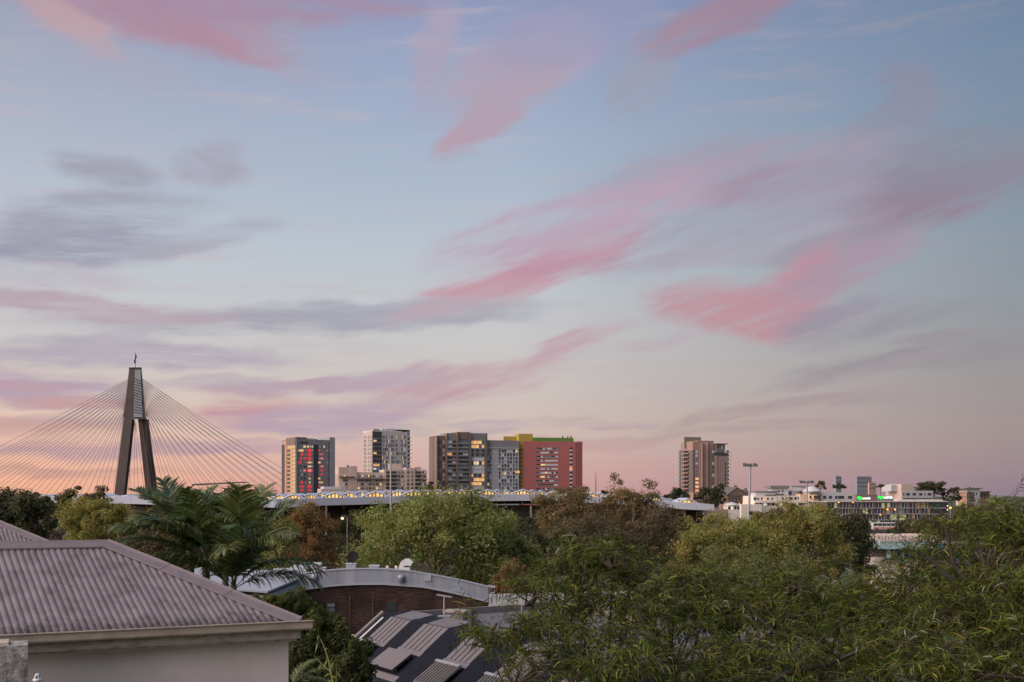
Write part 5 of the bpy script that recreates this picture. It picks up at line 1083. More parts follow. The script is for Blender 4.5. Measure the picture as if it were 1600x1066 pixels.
    h = W(713, 966, 45.5); t = thing('roof_hatch', 'beige roof hatch box behind the flue', 'hatch', tuple(h)); MB().box((h.x, h.y, h.z + .1), (.85, .7, .34), -.3).build('curb', trim, t); MB().box((h.x, h.y, h.z + .30), (.95, .8, .06), -.3).build('lid', mat('tan_lid', (0.36, 0.31, 0.27), .6), t)
    # neighbouring flat roofs to the right
    n2 = thing('flat_roof_house', 'grey flat roofed house right of the striped roof', 'house', (W(850, 970, 50).x, 50, 8))
    a, b = W(758, 978, 46), W(1010, 972, 50); MB().prism([(a.x, 46), (b.x, 50), (b.x, 56), (a.x, 54)], 6, W(758, 981, 46).z).build('wall', wl, n2); zt = W(758, 981, 46).z
    MB().prism([(a.x - .2, 45.8), (b.x, 49.8), (b.x, 50), (a.x - .2, 46)], zt - .1, zt + .25).build('parapet', LGR, n2); MB().prism([(a.x, 53.8), (b.x, 55.8), (b.x, 56), (a.x, 54)], zt, zt + .7).build('rear_parapet', LGR, n2); MB().prism([(a.x, 46.1), (b.x, 50.1), (b.x, 55.7), (a.x, 53.7)], zt, zt + .03).build('roof', mat('grey_membrane_roof', (0.13, 0.13, 0.145), .8), n2)
striped_house()

# ------------------------------------------------------------------ brick building with a curved white roof band
def brick_hall():
    D = 105.0; bk = brick_mat('dark_red_brick', (0.062, 0.033, 0.029), (0.036, 0.023, 0.023), (0.065, 0.052, 0.048)); wb = mat('white_painted_band', (0.27, 0.30, 0.38), .6, var=.08, scale=.5, dirt=(0.15, 0.15, 0.16), dirt_amt=.65, dirt_scale=.55, stretch=(1.6, 1, .16)); rm = mat('pale_roof_sheet', (0.33, 0.36, 0.43), .5, var=.08, scale=.4); fr = mat('dark_window_frame', (0.03, 0.032, 0.036), .5)
    t = thing('brick_hall', 'old dark brick hall with a bowed white parapet band', 'hall', (W(590, 900, D).x, D, 3))
    tx = [380, 420, 480, 520, 560, 600, 640, 700, 735, 763]; ty = [917, 906, 895, 890.5, 888.6, 889, 892, 902.5, 910, 917]
    bx = [360, 395, 450, 520, 560, 600, 660, 700, 730, 763]; by = [944, 935.5, 925, 915.6, 913.4, 913.2, 917.5, 925, 932, 941]
    xs = np.linspace(366, 763, 60); T = np.interp(xs, tx, ty); B = np.interp(xs, bx, by)
    for _ in range(2): T[1:-1] = (T[:-2] + T[1:-1] * 2 + T[2:]) / 4; B[1:-1] = (B[:-2] + B[1:-1] * 2 + B[2:]) / 4
    def strip(nm, m, y0, y1, d0, d1):
        mb = MB(); n = len(xs); f = lambda i, y, d: (WX(xs[i], D), D + d, WZ(y[i], D)); V = []
        for i in range(n): V += [f(i, y0, d0), f(i, y1, d0), f(i, y0, d1), f(i, y1, d1)]
        Fc = []
        for i in range(n - 1):
            a, b = 4 * i, 4 * i + 4; Fc += [(a + 1, b + 1, b, a), (a, b, b + 2, a + 2), (a + 1, a + 3, b + 3, b + 1), (a + 2, b + 2, b + 3, a + 3)]
        Fc += [(0, 2, 3, 1), (4 * n - 4, 4 * n - 3, 4 * n - 1, 4 * n - 2)]; mb.poly(V, Fc); return mb.build(nm, m, t)
    zb = np.full(60, HY + (CZ - 3) / D * F)
    strip('wall', bk, B - .5, zb, 0, .4); strip('parapet_band', wb, T, B, -.25, .5); strip('lower_trim', rm, B - 2.2, B + .2, -.42, .2); strip('top_flashing', rm, T - .7, T + .5, -.36, .6)
    # roof sheet falling away behind the band
    mb = MB(); n = len(xs)
    V = [(WX(x, D), D + .5, WZ(y + 1.0, D)) for x, y in zip(xs, T)] + [(WX(x, D), D + 9, WZ(y + 12, D)) for x, y in zip(xs, T)]; mb.poly(V, [(i, i + 1, n + i + 1, n + i) for i in range(n - 1)]); mb.build('roof_sheet', rm, t)
    # right end: gutter return, lean-to with sloping white barge
    e = WX(763, D); z1 = WZ(916, D); MB().box((e + .3, D + .3, z1 - .08), (.75, .9, .16)).build('eave_gutter', rm, t); MB().tube([(e + .6, D - .05, z1 - .1), (e + .6, D - .05, z1 - .62), (e + .08, D - .05, z1 - .72)], .07, 6).build('downpipe', rm, t)
    a, b = W(763, 941, D), W(808, 959, D); zz = 3
    MB().poly([a, b, Vector((b.x, D, zz)), Vector((a.x, D, zz)), a + Vector((0, 8, 0)), b + Vector((0, 8, 0)), Vector((b.x, D + 8, zz)), Vector((a.x, D + 8, zz))], [(0, 3, 2, 1), (1, 2, 6, 5), (4, 5, 6, 7), (0, 1, 5, 4)]).build('lean_to_wall', bk, t)
    MB().hexa([a + Vector((-.3, -.3, .1)), b + Vector((.05, -.3, 0)), b + Vector((.05, -.3, .26)), a + Vector((-.3, -.3, .3))], [a + Vector((-.3, 8.2, .1)), b + Vector((.05, 8.2, 0)), b + Vector((.05, 8.2, .26)), a + Vector((-.3, 8.2, .3))]).build('lean_to_roof', rm, t)
    MB().tube([W(764, 945, D - .2), W(764, 990, D - .2)], .06, 6).build('downpipe', LGR, t)
    def window(x0, x1, y0, y1, rows, pane):
        a, b = W(x0, y0, D), W(x1, y1, D); c = ((a.x + b.x) / 2, D - .02, (a.z + b.z) / 2); w, h = b.x - a.x, a.z - b.z
        f = MB().box((c[0], D - .01, c[2]), (w, .1, h)).build('window', fr, t); MB().box((c[0], D - .10, b.z - .04), (w + .16, .16, .08)).build('sill', LGR, f)
        MB().box((c[0], D - .05, a.z + .09), (w + .24, .06, .16)).build('lintel', mat('dark_header_brick', (0.07, 0.035, 0.03), .9), f)
        for k in range(rows): z0 = b.z + h * (k + .14) / rows; MB().box((c[0], D - .07, z0 + h * .36 / rows), (w * .72, .04, h * .72 / rows)).build('pane', pane, f)
    window(509.5, 525, 942, 972, 4, GLB); window(605, 621, 940.5, 959, 2, GL); window(556.5, 570, 985.5, 997, 1, GL)
    MB().tube([W(547, 930, D - .12), W(547, 1000, D - .12)], .045, 6).build('conduit', mat('rusty_conduit', (0.16, 0.10, 0.07), .8), t); MB().tube([W(583, 930, D - .12), W(583, 962, D - .12)], .045, 6).build('conduit', mat('rusty_conduit', (0.16, 0.10, 0.07), .8), t)
    for x, y in ((491, 903), (626.5, 904)): p = W(x, y, D - .5); MB().lathe((p.x, p.y, p.z - .35), [(.28, 0), (.28, .35), (.34, .4), (.3, .6), (.12, .72)], 12).build('wall_vent', rm, t, smooth=True)
    p = W(668, 903, D - .3); MB().box(p, (.7, .14, .6)).build('access_panel', rm, t)
    # things standing on the roof
    def box_unit(x, y, w, h, lab):
        p = W(x, y, D + 2.5); u = thing('roof_box', lab, 'box', tuple(p)); MB().box((p.x, p.y, p.z + h / 2), (w, .8, h)).build('casing', rm, u); MB().box((p.x, p.y, p.z + h + .03), (w + .12, .92, .06)).build('lid', LGR, u)
    box_unit(549, 889, .95, .5, 'pale box under the satellite dish'); box_unit(585, 890.5, .95, .42, 'pale box right of the satellite dish'); box_unit(500, 893, 1.1, .35, 'low pale box at the left of the curved roof')
    d = W(551.5, 885.5, D + 2.4); u = thing('satellite_dish', 'dark satellite dish tilted up on the curved roof', 'satellite dish', tuple(d)); dm = mat('dark_dish', (0.012, 0.011, 0.014), .7, spec=.1)
    c = d + Vector((0, 0, .95)); m = MB(); nrm = Vector((-.25, -.85, .45)).normalized(); ux = nrm.cross(Vector((0, 0, 1))).normalized(); uy = ux.cross(nrm)
    prof = [(0.0, 0), (.3, .03), (.5, .09), (.60, .14)]; k = 20; V = []; Fc = []
    for i, (rr, hh) in enumerate(prof): V += [tuple(c + ux * rr * math.cos(2 * math.pi * j / k) + uy * rr * math.sin(2 * math.pi * j / k) + nrm * hh) for j in range(k)]
    Fc = [(i * k + j, i * k + (j + 1) % k, (i + 1) * k + (j + 1) % k, (i + 1) * k + j) for i in range(3) for j in range(k)]
    V2 = [tuple(Vector(v) - nrm * .04) for v in V]; o = len(V); Fc += [tuple(q + o for q in f[::-1]) for f in Fc[:]] + [(3 * k + j, 3 * k + (j + 1) % k, o + 3 * k + (j + 1) % k, o + 3 * k + j) for j in range(k)]
    m.poly(V + V2, Fc).build('dish', dm, u, smooth=True); MB().tube([d, c - nrm * .05], .05, 6).build('mount', dm, u); MB().tube([c - uy * .58 + nrm * .12, c + nrm * .6], .02, 5).build('feed_arm', dm, u); MB().tube([c + nrm * .55, c + nrm * .7], .06, 8).build('feed', dm, u)
    # curved exhaust cowl
    q = W(632, 892, D + 2); u = thing('exhaust_cowl', 'large white curved exhaust cowl on the hall roof', 'exhaust cowl', tuple(q)); pts = []; wv = 16 / F * D
    MB().box((q.x, q.y, q.z + .18), (1.1, 1.0, .36)).build('base', WHT, u)
    m = MB(); pr = []
    for i in range(9):
        a = math.pi - i / 8 * math.pi * .78; pr.append((.28 + .95 * math.cos(a) * .82, .35 + .85 * math.sin(a), .30 + .40 * math.cos(a), .35 + .20 * math.sin(a)))
    V = []
    for (ox, oz, ix, iz) in pr: V += [(q.x + ox, q.y - .48, q.z + oz), (q.x + ox, q.y + .48, q.z + oz), (q.x + ix, q.y + .48, q.z + iz), (q.x + ix, q.y - .48, q.z + iz)]
    Fc = []
    for i in range(8):
        a = 4 * i; Fc += [(a + 0, a + 1, a + 5, a + 4), (a + 1, a + 2, a + 6, a + 5), (a + 2, a + 3, a + 7, a + 6), (a + 3, a + 0, a + 4, a + 7)]
    Fc += [(0, 3, 2, 1), (32, 33, 34, 35)]; m.poly(V, Fc).build('hood', mat('white_cowl', (0.66, 0.66, 0.68), .5, var=.05), u)
    for x in (605.5, 619): p = W(x, 892.5, D + 2.2); tag(MB().lathe(p, [(.11, 0), (.11, .34), (.16, .36), (.13, .5), (.02, .55)], 10).build('roof_vent', WHT), 'small white roof vent ' + ('left' if x < 610 else 'right') + ' of a pair beside the exhaust cowl', 'vent')
    sk = mat('skylight_glass_blue', (0.40, 0.43, 0.48), .2, spec=.7)
    for i, (x, y) in enumerate(((440, 897), (468, 892), (487, 888))): p = W(x, y, D + 4); tag(MB().hexa([p + Vector((-.9, -.8, 0)), p + Vector((.9, -.8, 0)), p + Vector((.9, .8, .2)), p + Vector((-.9, .8, .2))], [p + Vector((-.9, -.8, .2)), p + Vector((.9, -.8, .2)), p + Vector((.9, .8, .55)), p + Vector((-.9, .8, .55))]).build('roof_skylight', sk), ('leftmost', 'middle', 'rightmost')[i] + ' raised skylight on the hall roof behind the palm', 'skylight')
    # pale shed roofs further left behind the palm
    t2 = thing('warehouse', 'pale blue grey warehouse roof glimpsed under the palm fronds', 'warehouse', (W(330, 880, 90).x, 90, 3)); a = W(215, 868, 92); b = W(420, 905, 92)
    MB().prism([(a.x, 92), (b.x, 92), (b.x, 112), (a.x, 112)], 3, W(215, 930, 92).z).build('wall', rm, t2); A4 = [Vector((a.x, 91.5, W(215, 912, 92).z)), Vector((b.x, 91.5, W(215, 926, 92).z)), Vector((b.x, 112, W(215, 924, 92).z)), Vector((a.x, 112, W(215, 912, 92).z))]
    MB().hexa(A4, [v + Vector((0, 0, .15)) for v in A4]).build('roof', rm, t2)
    p = W(230, 873, 91); MB().box((p.x, p.y, p.z - 1.2), (1.7, 1.2, 1.6)).build('roof_plant', rm, t2)
    po = W(551, 1006, 60); tag(MB().prism([(po.x - .07, 60), (po.x + .07, 60), (po.x + .07, 60.14), (po.x - .07, 60.14)], 6, W(551, 992, 60).z).build('post', mat('pale_yellow_paint', (0.62, 0.48, 0.20), .6)), 'short pale yellow post beside the striped roof end', 'post')
brick_hall()

# ------------------------------------------------------------------ palms
PALM = leaf_mat('palm_leaf', .42, .25, .45)
def frond_mesh(L, e0, curl, seed, hang=.5, cols=((0.085, 0.125, 0.045), (0.120, 0.150, 0.055), (0.075, 0.120, 0.060)), nl=60, wid=.054, ll=.74):
    """one pinnate frond along +X: arching midrib with two ranks of drooping leaflets"""
    rng = np.random.default_rng(seed); S = np.linspace(0, 1, 15); ang = e0 - curl * S ** 1.25; dx = np.cos(ang) * L / 14; dz = np.sin(ang) * L / 14
    X = np.concatenate([[0], np.cumsum(dx[:-1])]); Z = np.concatenate([[0], np.cumsum(dz[:-1])]); sway = rng.normal() * .12; Y = sway * S ** 2 * L
    V = []; Q = []; tint = []
    base = np.array(cols[seed % len(cols)]) if seed % 7 or e0 > R(56) else np.array((0.19, 0.16, 0.07))
    for i in range(15):     # midrib, three-sided
        r = .022 * (1 - .85 * S[i]) + .003
        V += [(X[i], Y[i] - r, Z[i]), (X[i], Y[i] + r, Z[i]), (X[i], Y[i], Z[i] + r)]
    for i in range(14):
        a = 3 * i
        for k in range(3): Q.append((a + k, a + (k + 1) % 3, a + 3 + (k + 1) % 3, a + 3 + k)); tint.append(base * (1.5, 1.25, .9))
    for side in (-1, 1):
        for j in range(nl):
            s = .14 + .85 * (j + rng.random() * .5) / nl; x, y, z = np.interp(s, S, X), np.interp(s, S, Y), np.interp(s, S, Z); an = np.interp(s, S, ang)
            f = np.array([math.cos(an), 0, math.sin(an)]); up = np.array([-math.sin(an), 0, math.cos(an)]); sd = np.array([0, side, 0])
            ln = ll * (math.sin(math.pi * min(1, .22 + .70 * s)) ** .7) * (.85 + .3 * rng.random()) * L / 2.6
            d = f * (.55 + .4 * s) + sd * .8 + up * (.30 + rng.normal() * .10); d /= np.linalg.norm(d)
            p = np.array([x, y, z]); g = np.array([0, 0, -1.0]); w = wid * (.7 + .4 * rng.random()) * L / 2.6; o = len(V); step = ln / 4
            ht = hang * (.6 + .8 * rng.random())
            wv = np.cross(d, up + .3 * rng.normal(size=3)); wv /= np.linalg.norm(wv)
            for k in range(5):
                ww = w * (.55, 1.0, .9, .6, .08)[k] / 2; V += [tuple(p - wv * ww), tuple(p + wv * ww)]
                d = d + g * ht * (.10 + .16 * k); d /= np.linalg.norm(d); p = p + d * step
            c = base * (.5 + 1.1 * rng.random() ** 1.6) * (1 + rng.normal(size=3) * .05)
            if rng.random() < .06: c = np.array((0.20, 0.16, 0.06))
            for k in range(4): Q.append((o + 2 * k, o + 2 * k + 1, o + 2 * k + 3, o + 2 * k + 2)); tint.append(c)
    return np_mesh('frond', V, Q, material=PALM, smooth=True, tint=np.clip(np.array(tint), .004, .5))
def palm(name, label, px, py, D, fr, seed, gz=15.0, trunk=True, group='palms between the houses'):
    c = W(px, py, D); t = thing(name, label, 'palm', (c.x, c.y, gz), group); rnd = random.Random(seed)
    for i, (az, e0, L, curl, hang) in enumerate(fr):
        o = ob('frond', frond_mesh(L, R(e0), R(curl), seed * 31 + i, hang), t); o.location = (0, 0, c.z - gz); o.rotation_euler = (R(rnd.uniform(-14, 14)), 0, R(az))
    if trunk:
        MB().tube([(c.x, c.y, c.z - .75), (c.x, c.y, c.z - .2), (c.x, c.y, c.z + .22)], [.085, .10, .05], 10).build('crownshaft', mat('crownshaft_green', (0.10, 0.13, 0.06), .5, var=.2, scale=4), t, smooth=True)
        MB().tube([(c.x, c.y, gz), (c.x, c.y, (gz + c.z) / 2), (c.x, c.y, c.z - .7)], [.11, .09, .085], 10).build('trunk', mat('palm_trunk', (0.17, 0.15, 0.13), .9, var=.25, scale=9, stretch=(.3, .3, 4)), t)
# azimuth measured from +X (right in view) counter-clockwise; 90 = away
palm('palm', 'bangalow palm with the frond fan leaning right over the curved roof', 365, 922, 26.0, [(25, 74, 2.6, 45, .25), (-8, 48, 2.5, 88, .8), (8, 34, 2.2, 78, 1.0), (170, 62, 2.9, 60, .4), (150, 78, 2.9, 50, .35), (-60, 66, 2.5, 85, .8), (-100, 74, 2.6, 70, .9), (60, 80, 2.9, 45, .35), (-30, 66, 2.7, 78, .7), (195, 46, 2.2, 70, .5), (-150, 50, 2.4, 75, .8), (100, 60, 2.6, 60, .5), (200, 66, 2.8, 62, .45), (-75, 82, 2.9, 50, .5)], 5)
palm('palm', 'bushy middle palm of the clump with drooping yellowish leaflets', 322, 874, 26.6, [(10, 70, 2.4, 62, .6), (175, 50, 2.4, 75, .6), (150, 75, 2.3, 60, .4), (-60, 70, 2.2, 90, 1.0), (-120, 62, 2.2, 85, .9), (90, 72, 2.2, 55, .5), (210, 45, 2.5, 62, .7), (-20, 55, 2.2, 80, .8), (185, 30, 2.5, 55, .6), (-90, 78, 2.3, 62, .9), (50, 76, 2.2, 45, .3), (230, 60, 2.3, 80, .8)], 6)
palm('palm', 'left palm of the clump with a pale upright fan against the bridge', 298, 850, 27.2, [(165, 62, 1.9, 55, .3), (120, 82, 1.9, 40, .25), (185, 35, 1.9, 60, .5), (60, 74, 1.9, 50, .3), (-10, 58, 1.8, 70, .5), (-90, 64, 1.6, 90, .9), (215, 55, 1.8, 75, .7), (30, 60, 2.0, 55, .4), (150, 70, 2.0, 50, .3), (-40, 70, 1.8, 70, .7)], 7)
palm('palm', 'slim back palm whose frond tips stand highest in the clump', 352, 848, 28.5, [(150, 74, 1.7, 50, .3), (60, 70, 1.7, 55, .4), (10, 52, 1.7, 62, .5), (175, 60, 1.8, 55, .3), (-90, 76, 1.5, 70, .7), (-30, 60, 1.6, 70, .6), (100, 78, 1.7, 40, .3), (205, 52, 1.6, 60, .5)], 8)
palm('young_palm', 'young palm low between the near house and the dark bushes', 455, 1075, 17.0, [(12, 52, .75, 75, .8), (40, 66, .7, 70, .6), (-20, 44, .7, 80, .9)], 9, trunk=False)

# ------------------------------------------------------------------ bushes between the houses
BUSH = [(0.075, 0.095, 0.036), (0.058, 0.080, 0.030), (0.095, 0.108, 0.042)]
BUSHL = [(0.150, 0.160, 0.058), (0.120, 0.140, 0.050)]
def bush(name, label, px, yt, yb, hw, D, cols, seed, n, size, cl, style='plume', gz=None):
    return tree(name, label, px, yt, yb, hw, D, cols, seed, style, n, size, cl, group='bushes between the houses', zg=gz if gz is not None else ground_z(WX(px, D), D))
bush('bottlebrush_bush', 'feathery olive bush against the left of the brick wall', 452, 926, 1010, 62, 30, BUSHL, 61, 26000, .045, 150)
bush('bottlebrush_bush', 'dark feathery bush filling the gap beside the near house', 505, 962, 1110, 66, 24, BUSH, 62, 36000, .045, 190)
bush('bottlebrush_bush', 'dark bush below the brick hall window', 520, 985, 1110, 60, 34, BUSH, 63, 16000, .07, 110)
bush('bottlebrush_bush', 'dark twiggy bush overlapping the striped roof corner', 545, 1010, 1130, 40, 22, BUSH, 64, 16000, .04, 100)
bush('bottlebrush_bush', 'small olive shrub top peeping over the hip of the near roof', 405, 928, 990, 30, 32, BUSHL, 65, 9000, .05, 60)
def bamboo():
    D = 13.0; t = thing('bamboo_shoot', 'thin pale bamboo shoot with narrow leaves before the dark bushes', 'bamboo', (WX(512, D), D, 15)); st = mat('bamboo_stem', (0.34, 0.33, 0.12), .5)
    pts = [W(524, 1120, D), W(520, 1066, D), W(513, 1030, D), W(504, 1005, D), W(497, 992, D)]; MB().tube([Vector((pts[0].x, D, 15))] + pts, [.012, .011, .009, .007, .005, .002], 6).build('stem', st, t)
    MB().tube([W(517, 1050, D), W(503, 1038, D), W(490, 1024, D)], [.006, .005, .002], 5).build('stem', st, t); MB().tube([W(524, 1100, D), W(525, 1064, D), W(526, 1044, D)], [.007, .005, .002], 5).build('stem', st, t)
    lm = mat('bamboo_leaf', (0.22, 0.27, 0.06), .5, var=.2, scale=20)
    for i, (x0, y0, x1, y1) in enumerate(((497, 992, 496, 1003), (497, 1003, 492, 1022), (513, 1042, 522, 1036), (522, 1036, 514, 1048), (503, 1038, 496, 1049), (517, 1052, 505, 1060), (517, 1056, 527, 1062), (512, 1030, 506, 1044), (520, 1062, 506, 1072), (507, 1018, 512, 1013), (526, 1050, 533, 1060))):
        a, b = W(x0, y0, D), W(x1, y1, D + .03 * (i % 3 - 1)); d = (b - a).normalized(); wv = d.cross(Vector((.3, 1, .2))).normalized() * .010; m = MB(); c = a.lerp(b, .45) + Vector((0, 0, .012))
        m.poly([a, c - wv, b, c + wv], [(0, 1, 2, 3)]).build('leaf', lm, t)
bamboo()

# ------------------------------------------------------------------ the big drooping-leaved trees in the right foreground
FOL = leaf_mat('drooping_leaf', .62, .25, .12)
BOUGH = mat('dark_bough_bark', (0.030, 0.025, 0.022), .95, var=.35, scale=14)
TW = mat('dark_twig_bark', (0.065, 0.052, 0.045), .9, var=.3, scale=12)
def spray_arrays(seed):
    """a leafy twig along +X: narrow leaves hang comb-like from an arching stem"""
    rng = np.random.default_rng(seed); V = []; Q = []; tint = []; pale = seed % 9 == 8
    L = .26 + .22 * rng.random(); n = 8; S = np.linspace(0, 1, n); ang = (.35 + .2 * rng.normal()) - (.45 + .5 * rng.random()) * S
    X = np.concatenate([[0], np.cumsum(np.cos(ang[:-1]) * L / (n - 1))]); Z = np.concatenate([[0], np.cumsum(np.sin(ang[:-1]) * L / (n - 1))]); Y = rng.normal() * .08 * S ** 2
    for i in range(n): r = .0034 * (1 - .7 * S[i]); V += [(X[i], Y[i] - r, Z[i] - r * .6), (X[i], Y[i] + r, Z[i] - r * .6), (X[i], Y[i], Z[i] + r)]
    for i in range(n - 1):
        for k in range(3): a = 3 * i; Q.append((a + k, a + (k + 1) % 3, a + 3 + (k + 1) % 3, a + 3 + k)); tint.append((.13, .115, .08))
    bases = np.array([(0.075, 0.108, 0.017), (0.052, 0.086, 0.013), (0.100, 0.125, 0.022), (0.120, 0.124, 0.022), (0.058, 0.090, 0.022)])
    nl = int(17 + 9 * rng.random()); hue = bases[rng.integers(0, 5)]; bright = .65 + .7 * rng.random()
    for j in range(nl):
        s = .05 + .95 * (j + .6 * rng.random()) / nl; sd = -1 if j % 2 else 1; x, y, z = np.interp(s, S, X), np.interp(s, S, Y), np.interp(s, S, Z); an = np.interp(s, S, ang)
        d = np.array([math.cos(an) * (.35 + .5 * rng.random()), sd * (.25 + .75 * rng.random()), math.sin(an) * .5 + .15 + rng.normal() * .45]); d /= np.linalg.norm(d)
        ln = (.055 + .075 * rng.random()); w = .006 + .0035 * rng.random(); p = np.array([x, y, z]); o = len(V); droop = .25 + 1.1 * rng.random() ** 1.5; wv = np.cross(d, rng.normal(size=3)); wv /= np.linalg.norm(wv); curl = rng.normal() * .10
        for k in range(4):
            ww = w * (.35, 1.0, .8, .06)[k] / 2 * 1.2; V += [tuple(p - wv * ww), tuple(p + wv * ww)]
            d = d + np.array([0, curl, -droop * (.35 + .25 * k)]); d /= np.linalg.norm(d); p = p + d * ln / 3
        c = (hue * .6 + bases[rng.integers(0, 5)] * .4) * bright * (.42 + 1.75 * rng.random() ** 2.6); q = rng.random()  # wide brightness spread paints highlights and dark inner leaves into the tint
        if q < .02: c = np.array((.20, .17, .04))
        elif q < .035: c = np.array((.14, .07, .035))
        elif pale and q < .35: c = np.array((.24, .25, .21))
        for k in range(3): Q.append((o + 2 * k, o + 2 * k + 1, o + 2 * k + 3, o + 2 * k + 2)); tint.append(c)
    return np.array(V), np.array(Q), np.array(tint)
SPR = [spray_arrays(900 + k) for k in range(28)]
SPM = [np_mesh('leaf_spray', v, q, material=FOL, smooth=True, tint=t) for v, q, t in SPR]
def front_tree(label, trunk_px, trunk_D, lobes, seed, dens=1.0, boughs=()):
    rng = np.random.default_rng(seed); base = Vector((WX(trunk_px, trunk_D), trunk_D, 15.0)); t = thing('leafy_tree', label, 'tree', tuple(base), 'drooping leaved trees in the foreground')
    inv = PW(t).inverted(); pts = []; tw = MB(); fork = base + Vector((rng.normal() * .2, rng.normal() * .2, 4.6))
    tr = MB().tube([base, base.lerp(fork, .5) + Vector((.12, 0, 0)), fork], [.17, .14, .12], 10); tr.build('trunk', TW, t)
    for (px, py, hw, hh, D) in lobes:
        c = W(px, py, D); rx, rz = hw / F * D, hh / F * D; ry = max(.55, (rx + rz) * .55); n = int(hw * hh / 33.0 * dens)
        root = c + Vector((rng.normal() * .15, .1, -rz * 1.0)); mid = fork.lerp(root, .55) + Vector((rng.normal() * .15, rng.normal() * .15, .25))
        MB().tube([fork, mid, root, c + Vector((rng.normal() * .2, 0, -rz * .2))], [v * min(1, hw / 80) for v in (.07, .045, .024, .009)], 7).build('limb', TW, t)
        subs = []
        for k in range(7):     # secondary branches fan through the lobe
            d = unit(1, rng)[0]; d[2] = abs(d[2]) * .9 - .15; e = c + Vector((d[0] * rx * .8, d[1] * ry * .8, d[2] * rz * .8)); m_ = root.lerp(e, .5) + Vector((rng.normal() * .08, rng.normal() * .08, .06 + rng.normal() * .08))
            tw.tube([root, m_, e], [.020, .013, .006], 5, cap=False); subs += [m_, m_.lerp(e, .5), e]
        sub = np.array([tuple(q) for q in subs])
        ncl = max(5, int(hw * hh / 280.0 * dens))
        for k in range(ncl):      # leaf clusters at the ends of twigs, with open air between them
            d = unit(1, rng)[0]; d[2] = d[2] if d[2] > -.6 else -d[2]; rr = .25 + .75 * rng.random() ** .5
            p0 = np.array([c.x + d[0] * rx * rr, c.y + d[1] * ry * rr, c.z + d[2] * rz * rr]); j = int(np.argmin(((sub - p0) ** 2).sum(1))); q = sub[j]
            mm = (p0 + q) / 2 + np.array([rng.normal() * .04, rng.normal() * .04, .05]); tw.tube([tuple(q), tuple(mm), tuple(p0)], [.009, .007, .005], 4, cap=False)
            for i in range(int(5 + 5 * rng.random())):
                f = rng.random(); pp = p0 + (mm - p0) * f * .8 + rng.normal(size=3) * .03
                pts.append((pp, rng.random() * 6.283, rng.normal() * .5, .05 + rng.normal() * .40, .75 + .55 * rng.random(), int(rng.integers(0, len(SPR))), d[1] * rr))
        for k in range(max(2, int(hw / 22))):    # bare grey twig tips that stand clear of the leaves
            d = unit(1, rng)[0]; d[2] = abs(d[2]); e = np.array([c.x + d[0] * rx * 1.12, c.y + d[1] * ry, c.z + d[2] * rz * 1.12]); q = sub[int(np.argmin(((sub - e) ** 2).sum(1)))]
            tw.tube([tuple(q), tuple((q + e) / 2 + rng.normal(size=3) * .05), tuple(e)], [.007, .005, .002], 4, cap=False)
    tw.build('twigs', TW, t)['kind'] = 'stuff'
    for (D, r, path) in boughs:      # dark boughs that show between the leaves
        ps = [W(x, y, D + .12 * i) for i, (x, y) in enumerate(path)]; MB().tube([fork] + ps, [r * 1.3] + [r * (1 - .75 * i / len(ps)) for i in range(len(ps))], 7).build('bough', BOUGH, t)
    # sprays nearest the viewer are single parts, the rest one mass of foliage
    order = sorted(range(len(pts)), key=lambda i: pts[i][6] * .6 + (pts[i][0][1] - trunk_D) * .15)
    near, rest = order[:300], order[300:]
    for i in near:
        p, az, rx_, ry_, s, k, _ = pts[i]; o = bpy.data.objects.new('leaf_spray', SPM[k]); col.objects.link(o); o.parent = t
        o.location = tuple(p - np.array(base)); o.rotation_euler = (rx_, ry_, az); o.scale = (s, s, s)
    Vs, Qs, Ts, off = [], [], [], 0
    for i in rest:
        p, az, rx_, ry_, s, k, _ = pts[i]; v, q, c = SPR[k]; M = np.array(Matrix.Rotation(az, 3, 'Z') @ Matrix.Rotation(ry_, 3, 'Y') @ Matrix.Rotation(rx_, 3, 'X'))
        Vs.append(v @ M.T * s + p - np.array(base)); Qs.append(q + off); Ts.append(c * (.55 + .8 * rng.random())); off += len(v)
    o = ob('foliage', np_mesh('foliage', np.concatenate(Vs), np.concatenate(Qs), material=FOL, smooth=True, tint=np.concatenate(Ts)), t); o['kind'] = 'stuff'
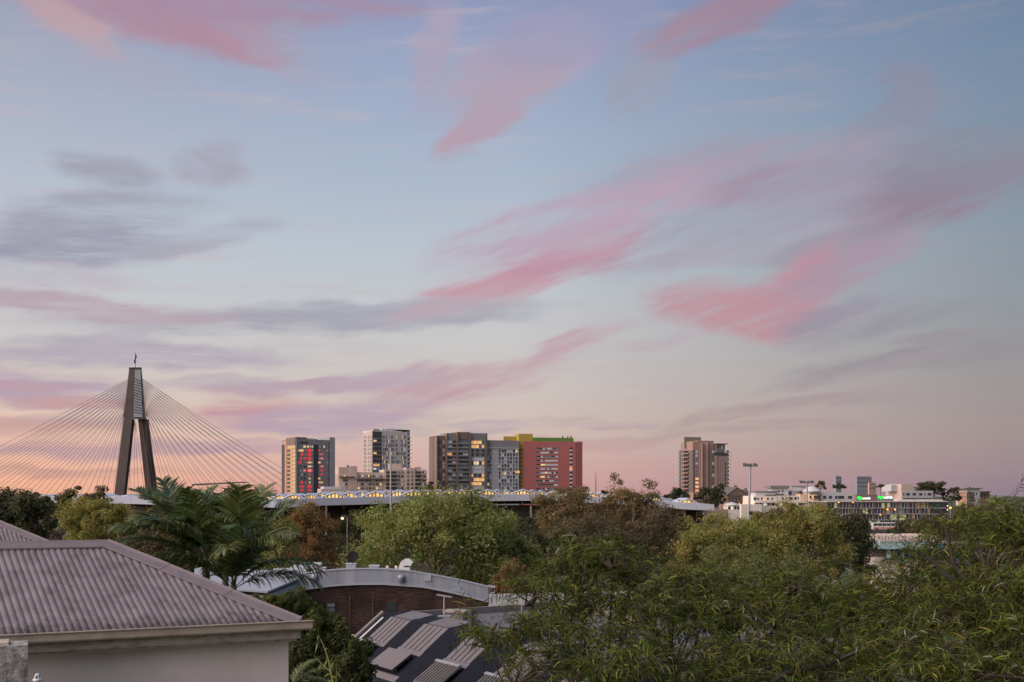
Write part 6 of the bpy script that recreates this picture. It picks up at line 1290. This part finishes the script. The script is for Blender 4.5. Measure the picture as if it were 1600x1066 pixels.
front_tree('drooping leaved tree nearest the striped roof, left of three', 985, 11.5, [(905, 892, 62, 42, 12.6), (985, 890, 54, 32, 12.8), (950, 868, 34, 20, 12.2), (826, 922, 28, 24, 11.6), (880, 955, 84, 46, 12.2), (1000, 940, 90, 48, 12.4), (800, 985, 44, 24, 11.2), (915, 1015, 112, 52, 11.0), (1040, 992, 105, 58, 11.6), (1075, 935, 58, 42, 12.6), (830, 1052, 56, 24, 10.4), (1000, 1064, 120, 44, 10.2), (765, 1000, 24, 14, 11.0)], 71, 1.1, [(10.4, .035, [(1110, 1090), (1075, 1050), (1035, 1010), (1012, 985), (990, 940)]), (10.6, .026, [(960, 1080), (930, 1030), (880, 1000), (840, 985)]), (11.2, .024, [(1080, 1040), (1090, 990), (1075, 950), (1040, 915)])])
front_tree('drooping leaved tree in the middle of the foreground', 1250, 11.8, [(1135, 958, 62, 40, 12.6), (1215, 955, 76, 36, 12.8), (1300, 955, 74, 36, 12.8), (1365, 938, 46, 32, 12.4), (1165, 985, 96, 52, 12.0), (1280, 982, 105, 52, 12.0), (1375, 970, 66, 48, 11.8), (1140, 1050, 110, 52, 10.6), (1265, 1050, 110, 54, 10.4), (1370, 1045, 80, 52, 10.6), (1240, 920, 30, 12, 12.4)], 72, 1.1, [(10.0, .034, [(1180, 1085), (1230, 1052), (1290, 1040), (1345, 1015)]), (10.8, .026, [(1260, 1060), (1225, 1000), (1190, 970), (1160, 935)]), (10.9, .024, [(1320, 1070), (1330, 1010), (1310, 965)])])
front_tree('tallest drooping leaved tree at the right edge', 1500, 11.0, [(1438, 885, 34, 30, 12.2), (1425, 930, 42, 34, 12.0), (1458, 862, 44, 34, 12.2), (1640, 870, 60, 60, 11.0), (1650, 980, 70, 80, 10.4), (1505, 848, 44, 38, 12.0), (1556, 825, 36, 32, 11.6), (1590, 822, 32, 38, 11.2), (1575, 868, 58, 42, 11.0), (1480, 915, 76, 44, 11.6), (1570, 945, 70, 58, 10.6), (1440, 965, 62, 50, 11.2), (1505, 992, 90, 58, 10.4), (1590, 1025, 60, 62, 9.8), (1450, 1050, 80, 48, 9.8), (1545, 1064, 90, 44, 9.4)], 73, 1.1, [(10.6, .036, [(1560, 1060), (1540, 980), (1520, 925), (1490, 880), (1478, 825)]), (10.5, .026, [(1545, 990), (1575, 950), (1595, 930)]), (10.8, .026, [(1520, 935), (1480, 900), (1450, 870)]), (9.8, .030, [(1470, 1080), (1440, 1030), (1420, 990)])])
